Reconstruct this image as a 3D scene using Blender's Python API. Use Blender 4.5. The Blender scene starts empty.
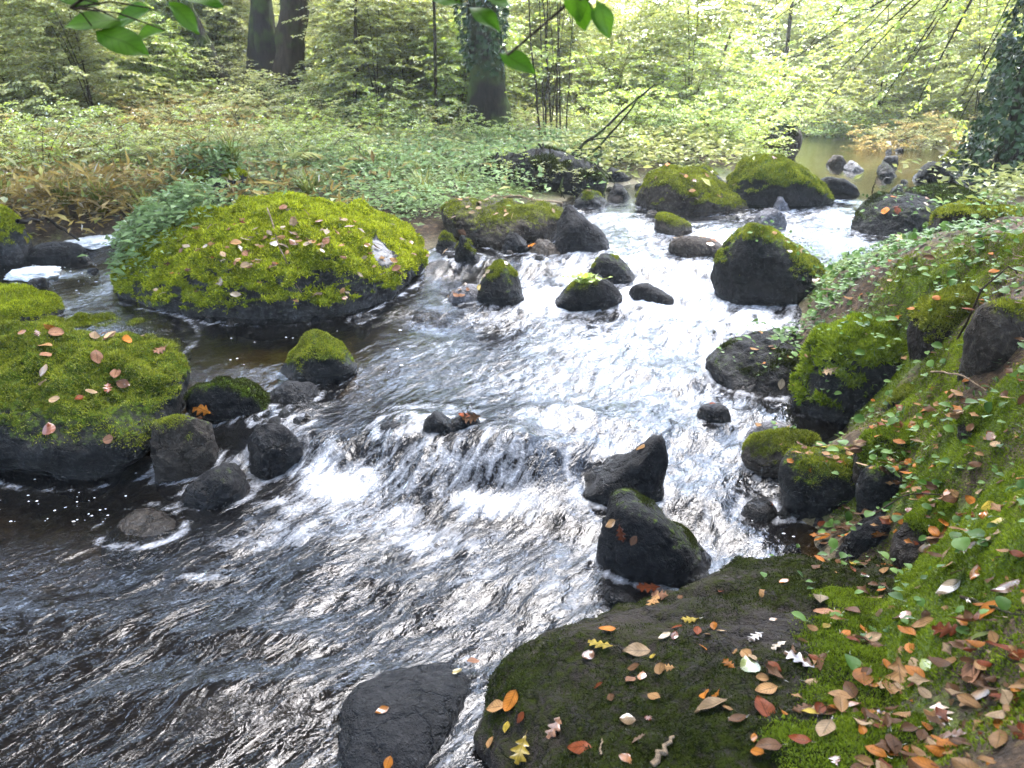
EXPOSURE = 4.2
import bpy, bmesh, math, random
import numpy as np
from mathutils import Vector
from mathutils.bvhtree import BVHTree

random.seed(7)
RNG = np.random.default_rng(11)
scene = bpy.context.scene
COL = scene.collection

# ------------------------------------------------------------------ camera
CAM_H, FPX, HORIZON = 1.9, 804.0, 70.0
PITCH = math.atan((384 - HORIZON) / FPX)
SP, CP = math.sin(PITCH), math.cos(PITCH)
cam_data = bpy.data.cameras.new('camera')
cam = bpy.data.objects.new('camera', cam_data)
COL.objects.link(cam)
cam.location = (0, 0, CAM_H)
cam.rotation_euler = (math.pi / 2 - PITCH, 0, 0)
cam_data.sensor_width = 36
cam_data.lens = 36 * FPX / 1024
cam_data.clip_start = 0.05
cam_data.clip_end = 600
scene.camera = cam
cam_data.dof.use_dof = True
cam_data.dof.focus_distance = 3.6
cam_data.dof.aperture_fstop = 5.0


def ray(u, v):
    a, b = (u - 512) / FPX, (384 - v) / FPX
    return np.array([a, CP + b * SP, -SP + b * CP])


def at(u, v, z):
    """world point on the level z seen at photo position (u, v)"""
    d = ray(u, v)
    t = (z - CAM_H) / d[2]
    return np.array([d[0] * t, d[1] * t, z])


def atd(u, v, dist):
    """world point at forward distance dist (y) seen at (u, v)"""
    d = ray(u, v)
    t = dist / d[1]
    return np.array([d[0] * t, dist, CAM_H + d[2] * t])


# ------------------------------------------------------------------ noise
def _h(ix, iy, iz, seed):
    h = (ix.astype(np.uint32) * np.uint32(374761393) + iy.astype(np.uint32) * np.uint32(668265263)
         + iz.astype(np.uint32) * np.uint32(2147483647) + np.uint32((seed * 974634777 + 12345) & 0xffffffff))
    h = (h ^ (h >> np.uint32(13))) * np.uint32(1274126177)
    h = (h ^ (h >> np.uint32(16))) * np.uint32(2246822519)
    return h ^ (h >> np.uint32(15))


def noise3(p, seed=0):
    """gradient noise, about -1..1, p is (N, 3)"""
    p = np.asarray(p, float)
    f = np.floor(p)
    i = f.astype(np.int64)
    d = p - f
    w = d * d * d * (d * (d * 6 - 15) + 10)
    out = np.zeros(len(p))
    for cx in (0, 1):
        for cy in (0, 1):
            for cz in (0, 1):
                h = _h(i[:, 0] + cx, i[:, 1] + cy, i[:, 2] + cz, seed)
                gx = (h & np.uint32(1023)).astype(float) / 511.5 - 1
                gy = ((h >> np.uint32(10)) & np.uint32(1023)).astype(float) / 511.5 - 1
                gz = ((h >> np.uint32(20)) & np.uint32(1023)).astype(float) / 511.5 - 1
                dot = gx * (d[:, 0] - cx) + gy * (d[:, 1] - cy) + gz * (d[:, 2] - cz)
                ww = ((w[:, 0] if cx else 1 - w[:, 0]) * (w[:, 1] if cy else 1 - w[:, 1])
                      * (w[:, 2] if cz else 1 - w[:, 2]))
                out += dot * ww
    return out * 1.25


def fbm(p, octaves=4, seed=0, gain=0.5, lac=2.03):
    p = np.asarray(p, float)
    out, a, n = np.zeros(len(p)), 1.0, 0.0
    for o in range(octaves):
        out += a * noise3(p, seed + o * 17)
        n += a
        a *= gain
        p = p * lac + 3.7
    return out / n


def ridged(p, octaves=3, seed=0):
    p = np.asarray(p, float)
    out, a, n = np.zeros(len(p)), 1.0, 0.0
    for o in range(octaves):
        out += a * (1 - np.abs(noise3(p, seed + o * 31)) * 1.6)
        n += a
        a *= 0.5
        p = p * 2.1 + 1.3
    return np.clip(out / n, 0, 1)


def sstep(a, b, x):
    t = np.clip((x - a) / (b - a), 0, 1)
    return t * t * (3 - 2 * t)


def xyz(x, y, z=0.0):
    x = np.asarray(x, float)
    return np.stack([x, np.broadcast_to(y, x.shape), np.broadcast_to(z, x.shape)], 1)


# ------------------------------------------------------------------ meshes
def make_mesh(name, v, faces, mats=(), smooth=True, attrs=None, mat_idx=None):
    """faces: an (M, k) index array, or a list of such arrays"""
    if isinstance(faces, np.ndarray):
        faces = [faces]
    faces = [f for f in faces if len(f)]
    me = bpy.data.meshes.new(name)
    v = np.ascontiguousarray(v, dtype=np.float32)
    me.vertices.add(len(v))
    me.vertices.foreach_set('co', v.ravel())
    loops = np.concatenate([f.ravel() for f in faces]).astype(np.int32)
    sizes = np.concatenate([np.full(len(f), f.shape[1]) for f in faces]).astype(np.int32)
    starts = np.concatenate([[0], np.cumsum(sizes)[:-1]]).astype(np.int32)
    me.loops.add(len(loops))
    me.loops.foreach_set('vertex_index', loops)
    me.polygons.add(len(sizes))
    me.polygons.foreach_set('loop_start', starts)
    me.polygons.foreach_set('loop_total', sizes)
    if mat_idx is not None:
        me.polygons.foreach_set('material_index', np.asarray(mat_idx, np.int32))
    me.polygons.foreach_set('use_smooth', np.full(len(sizes), bool(smooth)))
    for k, a in (attrs or {}).items():
        a = np.asarray(a, np.float32)
        if a.ndim == 1:
            t = me.attributes.new(k, 'FLOAT', 'POINT')
            t.data.foreach_set('value', a)
        else:
            t = me.attributes.new(k, 'FLOAT_VECTOR', 'POINT')
            t.data.foreach_set('vector', np.ascontiguousarray(a).ravel())
    for m in mats:
        me.materials.append(m)
    me.update(calc_edges=True)
    me.validate()
    return me


def link(name, data, parent=None, loc=None):
    o = bpy.data.objects.new(name, data)
    COL.objects.link(o)
    if parent is not None:
        o.parent = parent
    if loc is not None:
        o.location = loc
    return o


def tag(o, label=None, cat=None, group=None, kind=None):
    if label:
        o['label'] = label
    if cat:
        o['category'] = cat
    if group:
        o['group'] = group
    if kind:
        o['kind'] = kind
    return o


def copy_tree(o, parent=None):
    c = o.copy()
    COL.objects.link(c)
    if parent is not None:
        c.parent = parent
    for ch in list(o.children):
        copy_tree(ch, c)
    return c


def grid_faces(nx, ny):
    i = np.arange(nx * ny).reshape(ny, nx)
    return np.stack([i[:-1, :-1], i[:-1, 1:], i[1:, 1:], i[1:, :-1]], -1).reshape(-1, 4)


_ico = {}


def icosphere(n):
    if n not in _ico:
        bm = bmesh.new()
        bmesh.ops.create_icosphere(bm, subdivisions=n, radius=1)
        v = np.array([x.co[:] for x in bm.verts])
        f = np.array([[x.index for x in fa.verts] for fa in bm.faces])
        bm.free()
        _ico[n] = (v / np.linalg.norm(v, axis=1, keepdims=True), f)
    return _ico[n]


def vnormals(v, f):
    a, b, c = v[f[:, 0]], v[f[:, 1]], v[f[:, 2]]
    n = np.cross(b - a, c - a)
    out = np.zeros_like(v)
    for k in range(f.shape[1]):
        for ax in range(3):
            out[:, ax] += np.bincount(f[:, k], n[:, ax], len(v))
    return out / (np.linalg.norm(out, axis=1, keepdims=True) + 1e-12)


class Soup:
    """collects vertices, faces and one value per vertex for a mesh"""

    def __init__(self):
        self.v, self.f3, self.f4, self.a, self.uv, self.n = [], [], [], [], [], 0

    def add(self, v, f, val=0.0, uv=None):
        v = np.asarray(v, float)
        f = np.asarray(f, int) + self.n
        (self.f3 if f.shape[1] == 3 else self.f4).append(f)
        self.v.append(v)
        self.a.append(np.broadcast_to(np.asarray(val, float), (len(v),)))
        self.uv.append(np.zeros((len(v), 3)) if uv is None else uv)
        self.n += len(v)

    def mesh(self, name, mats, smooth=False):
        fs = []
        if self.f3:
            fs.append(np.concatenate(self.f3))
        if self.f4:
            fs.append(np.concatenate(self.f4))
        return make_mesh(name, np.concatenate(self.v), fs, mats, smooth, {'tint': np.concatenate(self.a), **({'leafuv': np.concatenate(self.uv)} if any(u.any() for u in self.uv) else {})})

    def tube(self, pts, radii, sides=6, val=0.0, bump=0.0):
        pts = np.asarray(pts, float)
        n = len(pts)
        t = np.gradient(pts, axis=0)
        t /= np.linalg.norm(t, axis=1, keepdims=True) + 1e-9
        ref = np.array([1.0, 0, 0]) if abs(t[0][0]) < 0.8 else np.array([0, 1.0, 0])
        a = np.cross(t, ref)
        a /= np.linalg.norm(a, axis=1, keepdims=True) + 1e-9
        b = np.cross(t, a)
        ang = np.linspace(0, 2 * math.pi, sides, endpoint=False)
        r = np.asarray(radii, float)[:, None] * np.ones(sides)[None]
        ring = (pts[:, None] + (a[:, None] * np.cos(ang)[None, :, None] + b[:, None] * np.sin(ang)[None, :, None]) * r[..., None])
        v = ring.reshape(-1, 3)
        if bump:
            dirn = v - np.repeat(pts, sides, 0)
            q = v * np.array([1, 1, 0.25])
            v = v + dirn * (bump * fbm(q * 9, 3, 5))[:, None]
        i = np.arange(n * sides).reshape(n, sides)
        j = np.roll(i, -1, 1)
        f = np.stack([i[:-1], j[:-1], j[1:], i[1:]], -1).reshape(-1, 4)
        self.add(v, f, val)
        # closed tip
        self.add(np.concatenate([v[-sides:], pts[-1:]]), np.stack([np.arange(sides), np.roll(np.arange(sides), -1), np.full(sides, sides)], 1), val)
# ------------------------------------------------------------------ materials
class NT:
    def __init__(self, name):
        self.m = bpy.data.materials.new(name)
        self.m.use_nodes = True
        self.t = self.m.node_tree
        self.t.nodes.clear()
        self.out = self.t.nodes.new('ShaderNodeOutputMaterial')

    def n(self, typ, **kw):
        x = self.t.nodes.new('ShaderNode' + typ)
        for k, val in kw.items():
            if k in x.inputs:
                x.inputs[k].default_value = val
            else:
                setattr(x, k, val)
        return x

    def l(self, a, b):
        self.t.links.new(a, b)

    def attr(self, name):
        return self.n('Attribute', attribute_name=name)

    def noise(self, scale, detail=3, vec=None, rough=0.55):
        x = self.n('TexNoise', Scale=scale, Detail=detail, Roughness=rough)
        if vec is not None:
            self.l(vec, x.inputs['Vector'])
        return x

    def ramp(self, fac, stops, interp='LINEAR'):
        r = self.n('ValToRGB')
        r.color_ramp.interpolation = interp
        el = r.color_ramp.elements
        while len(el) > 1:
            el.remove(el[-1])
        el[0].position = stops[0][0]
        c = stops[0][1]
        el[0].color = (*c, 1) if not np.isscalar(c) else (c, c, c, 1)
        for p, c in stops[1:]:
            e = el.new(p)
            e.color = (*c, 1) if not np.isscalar(c) else (c, c, c, 1)
        self.l(fac, r.inputs[0])
        return r.outputs[0]

    def mix(self, fac, a, b):
        x = self.n('Mix', data_type='RGBA')
        for s, val in ((0, fac), (6, a), (7, b)):
            if hasattr(val, 'links') or isinstance(val, bpy.types.NodeSocket):
                self.l(val, x.inputs[s])
            else:
                x.inputs[s].default_value = val if s == 0 else (*val, 1)
        return x.outputs[2]

    def math(self, op, a, b=None, c=None):
        x = self.n('Math', operation=op)
        for s, val in ((0, a), (1, b), (2, c)):
            if val is None:
                continue
            if isinstance(val, bpy.types.NodeSocket):
                self.l(val, x.inputs[s])
            else:
                x.inputs[s].default_value = val
        return x.outputs[0]

    def bump(self, height, strength=0.5, dist=0.02, normal=None):
        b = self.n('Bump', Strength=strength, Distance=dist)
        self.l(height, b.inputs['Height'])
        if normal is not None:
            self.l(normal, b.inputs['Normal'])
        return b.outputs[0]

    def finish(self, shader):
        self.l(shader, self.out.inputs[0])
        return self.m


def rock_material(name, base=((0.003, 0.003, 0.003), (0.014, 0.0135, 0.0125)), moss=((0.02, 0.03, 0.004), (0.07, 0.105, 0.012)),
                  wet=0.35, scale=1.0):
    t = NT(name)
    pos = t.n('NewGeometry').outputs['Position']
    n1 = t.noise(4 * scale, 6, pos, 0.62)
    n2 = t.noise(38 * scale, 5, pos, 0.65)
    n3 = t.noise(160, 3, pos)
    col = t.ramp(n1.outputs[0], [(0.3, base[0]), (0.7, base[1])])
    spk = t.ramp(n2.outputs[0], [(0.52, 0.0), (0.74, 0.75)])
    col = t.mix(spk, col, tuple(min(1, c * 2.6 + .004) for c in base[1]))
    ms = t.ramp(n2.outputs[0], [(0.3, moss[0]), (0.72, moss[1])])
    m = t.attr('moss').outputs['Fac']
    mm = t.math('ADD', m, t.math('MULTIPLY', t.math('SUBTRACT', n2.outputs[0], 0.5), 1.1))
    mm = t.ramp(mm, [(0.32, 0.0), (0.62, 1.0)])
    col = t.mix(mm, col, ms)
    bare = t.attr('bare').outputs['Fac']
    bb = t.math('ADD', bare, t.math('MULTIPLY', t.math('SUBTRACT', n2.outputs[0], 0.5), 0.8))
    col = t.mix(t.ramp(bb, [(0.4, 0.0), (0.6, 1.0)]), col, (0.2, 0.19, 0.18))
    p = t.n('BsdfPrincipled')
    t.l(col, p.inputs['Base Color'])
    # stone is wet close to the water: a gloss, not a colour
    w = t.attr('wet').outputs['Fac']
    rg = t.math('SUBTRACT', 0.8, t.math('MULTIPLY', w, wet + 0.25))
    rg = t.math('ADD', rg, t.math('MULTIPLY', mm, 0.3))
    t.l(rg, p.inputs['Roughness'])
    sp = t.math('SUBTRACT', 0.16, t.math('MULTIPLY', mm, 0.14))
    t.l(sp, p.inputs['Specular IOR Level'])
    h = t.math('ADD', t.math('MULTIPLY', n2.outputs[0], 0.7), t.math('MULTIPLY', n3.outputs[0], 0.3))
    n4 = t.noise(14 * scale, 4, pos, 0.6)
    h = t.math('ADD', h, t.math('MULTIPLY', n4.outputs[0], 1.2))
    wp = t.n('VectorMath', operation='MULTIPLY_ADD')
    t.l(n4.outputs['Color'], wp.inputs[0])
    wp.inputs[1].default_value = (0.14, 0.14, 0.14)
    t.l(pos, wp.inputs[2])
    vo = t.n('TexVoronoi', feature='DISTANCE_TO_EDGE', Scale=4.5 * scale)
    t.l(wp.outputs[0], vo.inputs['Vector'])
    crack = t.ramp(vo.outputs['Distance'], [(0.0, 0.0), (0.035, 1.0)])
    h = t.math('ADD', h, t.math('MULTIPLY', crack, 0.5))
    t.l(t.bump(h, 1.0, 0.03), p.inputs['Normal'])
    return t.finish(p.outputs[0])


def leaf_like(name, cols, trans=0.45, rough=0.55, spot=None, attr=True, nscale=2.0, gloss=0.3, obj_var=0.0, veins=0.0):
    """thin foliage: diffuse + translucent + a weak gloss, colour varied per leaf (attribute) and by clumps"""
    t = NT(name)
    pos = t.n('NewGeometry').outputs['Position']
    nz = t.noise(nscale, 2, pos)
    f = nz.outputs[0]
    if attr:
        f = t.math('ADD', t.math('MULTIPLY', t.attr('tint').outputs['Fac'], 0.75), t.math('MULTIPLY', t.math('SUBTRACT', f, 0.5), 0.9))
        f = t.math('ADD', f, 0.12)
    if obj_var:
        oi = t.n('ObjectInfo').outputs['Random']
        f = t.math('ADD', f, t.math('MULTIPLY', t.math('SUBTRACT', oi, 0.5), obj_var))
    k = len(cols)
    c = t.ramp(f, [(0.12 + 0.76 * i / max(1, k - 1), cc) for i, cc in enumerate(cols)])
    if spot:
        s = t.noise(55, 3, pos)
        c = t.mix(t.ramp(s.outputs[0], [(0.55, 0.0), (0.68, 0.85)]), c, spot)
    if veins:
        lf = t.n('SeparateXYZ')
        t.l(t.attr('leafuv').outputs['Vector'], lf.inputs[0])
        ax = t.math('ABSOLUTE', lf.outputs[0])
        rib = t.math('LESS_THAN', ax, 0.07)
        sv = t.math('SINE', t.math('MULTIPLY', t.math('SUBTRACT', lf.outputs[1], t.math('MULTIPLY', ax, 0.22)), 48.0))
        sv = t.math('MULTIPLY', t.math('GREATER_THAN', sv, 0.72), 0.55)
        vn = t.math('MAXIMUM', rib, sv)
        c = t.mix(t.math('MULTIPLY', vn, veins), c, tuple(x * 0.4 for x in cols[0]))
        # edges dry out first
        c = t.mix(t.math('MULTIPLY', t.math('POWER', ax, 5.0), 0.5), c, tuple(x * 0.6 for x in cols[0]))
    d = t.n('BsdfDiffuse')
    tr = t.n('BsdfTranslucent')
    t.l(c, d.inputs[0])
    t.l(c, tr.inputs[0])
    mx = t.n('MixShader')
    mx.inputs[0].default_value = trans
    t.l(d.outputs[0], mx.inputs[1])
    t.l(tr.outputs[0], mx.inputs[2])
    g = t.n('BsdfGlossy', Roughness=rough)
    g.inputs[0].default_value = (1, 1, 1, 1)
    fr = t.n('Fresnel', IOR=1.4)
    fm = t.math('MULTIPLY', fr.outputs[0], gloss * 2)
    m2 = t.n('MixShader')
    t.l(fm, m2.inputs[0])
    t.l(mx.outputs[0], m2.inputs[1])
    t.l(g.outputs[0], m2.inputs[2])
    return t.finish(m2.outputs[0])


def bark_material(name, a, b, moss=0.0):
    t = NT(name)
    tc = t.n('TexCoord').outputs['Object']
    mp = t.n('Mapping')
    t.l(tc, mp.inputs[0])
    mp.inputs['Scale'].default_value = (1, 1, 0.22)
    n1 = t.noise(16, 6, mp.outputs[0], 0.65)
    n2 = t.noise(2.2, 3, tc)
    c = t.ramp(n1.outputs[0], [(0.3, a), (0.7, b)])
    if moss:
        c = t.mix(t.ramp(n2.outputs[0], [(0.62 - moss * 0.3, 0.0), (0.72 - moss * 0.2, 0.9)]), c, (0.05, 0.07, 0.015))
    p = t.n('BsdfPrincipled', Roughness=0.9)
    p.inputs['Specular IOR Level'].default_value = 0.08
    t.l(c, p.inputs['Base Color'])
    t.l(t.bump(n1.outputs[0], 1.0, 0.07), p.inputs['Normal'])
    return t.finish(p.outputs[0])


def ground_material():
    t = NT('forest_ground')
    pos = t.n('NewGeometry').outputs['Position']
    n1 = t.noise(1.3, 5, pos, 0.6)
    n2 = t.noise(26, 6, pos, 0.7)
    n3 = t.noise(90, 3, pos)
    litter = t.ramp(n2.outputs[0], [(0.25, (0.010, 0.007, 0.004)), (0.5, (0.038, 0.024, 0.013)), (0.64, (0.085, 0.05, 0.026)), (0.8, (0.18, 0.115, 0.065))])
    bed = t.ramp(n2.outputs[0], [(0.3, (0.035, 0.028, 0.014)), (0.5, (0.085, 0.07, 0.034)), (0.7, (0.16, 0.135, 0.075))])
    mossc = t.ramp(n2.outputs[0], [(0.3, (0.02, 0.032, 0.005)), (0.7, (0.085, 0.125, 0.014))])
    m = t.attr('moss').outputs['Fac']
    mm = t.math('ADD', m, t.math('MULTIPLY', t.math('SUBTRACT', n1.outputs[0], 0.5), 1.0))
    mm = t.math('ADD', mm, t.math('MULTIPLY', t.math('SUBTRACT', n2.outputs[0], 0.5), 0.7))
    c = t.mix(t.ramp(mm, [(0.4, 0.0), (0.6, 1.0)]), litter, mossc)
    w = t.attr('wet').outputs['Fac']
    c = t.mix(w, c, bed)
    p = t.n('BsdfPrincipled', Roughness=0.85)
    t.l(c, p.inputs['Base Color'])
    t.l(t.math('SUBTRACT', 0.9, t.math('MULTIPLY', w, 0.5)), p.inputs['Roughness'])
    p.inputs['Specular IOR Level'].default_value = 0.25
    h = t.math('ADD', n2.outputs[0], t.math('MULTIPLY', n3.outputs[0], 0.4))
    t.l(t.bump(h, 0.8, 0.03), p.inputs['Normal'])
    return t.finish(p.outputs[0])


def water_material():
    t = NT('stream_water')
    fl = t.attr('flow').outputs['Vector']
    sep = t.n('SeparateXYZ')
    t.l(fl, sep.inputs[0])
    turb = sep.outputs[2]
    cmb = t.n('CombineXYZ')
    t.l(t.math('MULTIPLY', sep.outputs[0], 0.46), cmb.inputs[0])
    t.l(sep.outputs[1], cmb.inputs[1])
    pos = t.n('NewGeometry').outputs['Position']
    wv = t.noise(9.0, 3, cmb.outputs[0])
    off = t.n('VectorMath', operation='MULTIPLY_ADD')
    t.l(wv.outputs['Color'], off.inputs[0])
    off.inputs[1].default_value = (0.16, 0.16, 0)
    t.l(cmb.outputs[0], off.inputs[2])
    n0 = t.noise(7.0, 2, off.outputs[0], 0.55)
    n1 = t.noise(20.0, 4, off.outputs[0], 0.6)
    n2 = t.noise(60.0, 3, off.outputs[0], 0.6)
    n3 = t.noise(150.0, 2, off.outputs[0], 0.6)
    h = t.math('ADD', t.math('MULTIPLY', n1.outputs[0], 0.85), t.math("MULTIPLY", n2.outputs[0], 0.09))
    h = t.math('ADD', h, t.math('MULTIPLY', n0.outputs[0], 1.8))
    h = t.math('MULTIPLY', h, t.math('ADD', 0.08, t.math('MULTIPLY', turb, 0.92)))
    bn = t.bump(h, 1.0, 0.021)
    # clear shallow water over a brown bed: tinted see-through below, mirror above
    tp = t.n('BsdfTransparent')
    tp.inputs[0].default_value = (0.50, 0.42, 0.25, 1)
    df = t.n('BsdfDiffuse')
    df.inputs[0].default_value = (0.005, 0.005, 0.0055, 1)
    body = t.n('MixShader')
    t.l(t.math('MINIMUM', t.math('ADD', 0.12, t.math('MULTIPLY', turb, 1.0)), 0.95), body.inputs[0])
    t.l(tp.outputs[0], body.inputs[1])
    t.l(df.outputs[0], body.inputs[2])
    gl = t.n('BsdfGlossy', Roughness=0.035)
    gl.inputs[0].default_value = (1, 1, 1, 1)
    t.l(bn, gl.inputs['Normal'])
    fr = t.n('Fresnel', IOR=1.333)
    t.l(bn, fr.inputs['Normal'])
    wat = t.n('MixShader')
    t.l(fr.outputs[0], wat.inputs[0])
    t.l(body.outputs[0], wat.inputs[1])
    t.l(gl.outputs[0], wat.inputs[2])
    # foam: air bubbles, white and matt; faint patches paint glints too
    fo = t.attr('foam').outputs['Fac']
    f1 = t.noise(22.0, 5, off.outputs[0], 0.62)
    f2 = t.noise(75.0, 3, pos, 0.6)
    fx = t.math('ADD', fo, t.math('MULTIPLY', t.math('SUBTRACT', f1.outputs[0], 0.5), 1.5))
    fx = t.math('ADD', fx, t.math('MULTIPLY', t.math('SUBTRACT', f2.outputs[0], 0.5), 0.5))
    fm = t.ramp(fx, [(0.25, 0.0), (0.6, 0.22), (0.88, 0.6), (1.2, 0.9)])
    fd = t.n('BsdfPrincipled', Roughness=0.35)
    fd.inputs['Base Color'].default_value = (0.66, 0.68, 0.72, 1)
    t.l(t.bump(f2.outputs[0], 0.8, 0.02, bn), fd.inputs['Normal'])
    fin = t.n('MixShader')
    t.l(t.math('MULTIPLY', fm, t.math('MINIMUM', t.math('MULTIPLY', fo, 6.0), 1.0)), fin.inputs[0])
    t.l(wat.outputs[0], fin.inputs[1])
    t.l(fd.outputs[0], fin.inputs[2])
    return t.finish(fin.outputs[0])


def plain(name, col, rough=0.8, n=None):
    t = NT(name)
    p = t.n('BsdfPrincipled', Roughness=rough)
    pos = t.n('TexCoord').outputs['Object']
    nz = t.noise(n or 30, 4, pos)
    c = t.ramp(nz.outputs[0], [(0.3, tuple(x * 0.55 for x in col)), (0.7, tuple(min(1, x * 1.35) for x in col))])
    t.l(c, p.inputs['Base Color'])
    t.l(t.bump(nz.outputs[0], 0.5, 0.01), p.inputs['Normal'])
    return t.finish(p.outputs[0])


M = {}
M['ground'] = ground_material()
M['water'] = water_material()
M['rock_dark'] = rock_material('dark_stone')
M['rock_brown'] = rock_material('brown_stone', ((0.012, 0.009, 0.007), (0.05, 0.039, 0.029)), ((0.03, 0.034, 0.006), (0.11, 0.12, 0.018)))
M['rock_wet'] = rock_material('wet_brown_stone', ((0.006, 0.005, 0.004), (0.026, 0.021, 0.016)), wet=.5)
M['rock_grey'] = rock_material('grey_stone', ((0.035, 0.034, 0.036), (0.12, 0.115, 0.12)), wet=0.45)
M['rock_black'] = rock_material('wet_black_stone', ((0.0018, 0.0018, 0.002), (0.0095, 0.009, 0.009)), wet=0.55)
M['rock_moss'] = rock_material('mossy_stone', ((0.008, 0.0075, 0.007), (0.04, 0.038, 0.036)), ((0.045, 0.058, 0.004), (0.17, 0.20, 0.012)))
M['rock_soil'] = rock_material('earthy_mossy_stone', ((0.006, 0.004, 0.003), (0.021, 0.015, 0.011)), ((0.005, 0.008, 0.0015), (0.02, 0.026, 0.004)), wet=0.2)
M['moss_bright'] = leaf_like('bright_moss', [(0.06, 0.068, 0.006), (0.23, 0.255, 0.011), (0.45, 0.48, 0.028)], 0.35, 0.7, nscale=7, gloss=0.015)
M['moss_fresh'] = leaf_like('fresh_moss', [(0.025, 0.038, 0.003), (0.095, 0.135, 0.007), (0.22, 0.28, 0.018)], 0.35, 0.7, nscale=7, gloss=0.015)
M['moss_dark'] = leaf_like('dark_moss', [(0.005, 0.008, 0.002), (0.017, 0.023, 0.004), (0.05, 0.06, 0.009)], 0.3, 0.7, nscale=7, gloss=0.015)
M['moss_olive'] = leaf_like('olive_moss', [(0.03, 0.036, 0.005), (0.12, 0.135, 0.012), (0.26, 0.28, 0.025)], 0.3, 0.7, nscale=7, gloss=0.015)
# ------------------------------------------------------------------ water level
WCTRL = [(60, 740, 0), (300, 720, 0), (500, 640, 0), (700, 560, .0), (780, 520, .02), (100, 560, 0), (40, 510, 0), (250, 560, 0),
         (560, 560, .02), (650, 620, 0), (820, 540, .03), (180, 620, 0), (400, 620, 0), (420, 560, 0),
         (260, 495, .03), (330, 515, .03), (490, 530, .02), (590, 500, .06), (700, 470, .10), (750, 440, .12), (200, 500, .01), (120, 490, .0),
         (700, 420, .15), (740, 400, .16), (620, 405, .19), (680, 360, .22), (500, 400, .21), (420, 395, .22), (350, 420, .19), (290, 400, .22), (560, 430, .18),
         (510, 425, .23), (455, 415, .23),
         (230, 345, .24), (330, 350, .24), (400, 345, .24), (520, 340, .25), (620, 330, .26), (700, 315, .27), (760, 320, .30), (560, 312, .28),
         (540, 290, .37), (500, 290, .36), (640, 292, .33), (720, 292, .33), (800, 300, .36), (460, 290, .30),
         (540, 252, .46), (480, 250, .46), (650, 250, .47), (700, 262, .43), (830, 255, .48), (600, 235, .51), (740, 222, .55), (850, 230, .54), (780, 240, .51),
         (620, 205, .59), (640, 195, .6), (690, 220, .55), (840, 208, .61), (770, 212, .59), (840, 195, .64), (850, 170, .65), (840, 150, .65), (950, 165, .65),
         (760, 150, .65), (600, 175, .62), (900, 185, .65),
         (30, 290, .33), (150, 300, .30), (60, 262, .36), (90, 240, .42), (20, 240, .42), (-60, 270, .34), (180, 225, .5), (130, 232, .45)]
_w = np.array([at(*c) for c in WCTRL])


def zwater(x, y):
    x, y = np.asarray(x, float), np.asarray(y, float)
    num, den = np.zeros(x.shape), np.zeros(x.shape)
    for cx, cy, cz in _w:
        sc = 0.06 + 0.02 * cy
        w = 1.0 / (((x - cx) ** 2 + ((y - cy) * 0.8) ** 2) / sc ** 2 + 0.6) ** 2.2
        num += w * cz
        den += w
    return num / den


def zwb(P):
    return zwater(P[:, 0], P[:, 1])


def zw1(p):
    return float(zwater(np.array([p[0]]), np.array([p[1]]))[0])


def atw(u, v):
    """point of the water surface seen at (u, v)"""
    z = 0.3
    for _ in range(25):
        p = at(u, v, z)
        z = 0.5 * z + 0.5 * zw1(p)
    return at(u, v, z)


# ------------------------------------------------------------------ terrain
def tz(u, v, d):
    return atd(u, v, d)


T = []
# stream bed
for u, v, dz in [(60, 740, .2), (300, 720, .25), (500, 640, .25), (650, 580, .2), (780, 520, .12), (40, 510, .22), (250, 560, .25), (420, 570, .25), (700, 440, .2),
                 (620, 400, .22), (500, 400, .16), (380, 400, .2), (280, 360, .22), (400, 340, .25), (520, 335, .25), (640, 325, .2), (720, 315, .2), (560, 285, .2),
                 (680, 260, .2), (760, 235, .2), (600, 230, .18), (650, 200, .2), (840, 190, .25), (860, 168, .3), (780, 165, .2), (900, 160, .25), (30, 290, .2), (60, 260, .2),
                 (130, 300, .2), (840, 240, .2), (830, 158, .2), (930, 178, .2)]:
    p = atw(u, v)
    T.append((p[0], p[1], p[2] - dz))
# right bank
for u, v, z in [(1024, 768, .78), (1024, 600, .72), (1024, 500, .78), (1024, 400, .85), (1024, 300, .98), (1024, 220, .9), (1024, 200, .78), (900, 560, .22), (900, 610, .42),
                (900, 768, .5), (900, 500, .36), (900, 440, .40), (900, 400, .42), (920, 300, .8), (900, 262, .78), (935, 236, .64), (800, 472, .1), (805, 318, .33), (815, 300, .48),
                (850, 515, .12), (850, 445, .25), (850, 300, .62), (850, 268, .60), (960, 360, .72), (960, 450, .58), (960, 540, .52), (875, 330, .6), (840, 470, .2), (1100, 400, .95),
                (1100, 250, 1.05), (860, 580, .1), (790, 350, .12), (800, 420, .06), (860, 415, .15)]:
    T.append(tuple(at(u, v, z)))
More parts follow.
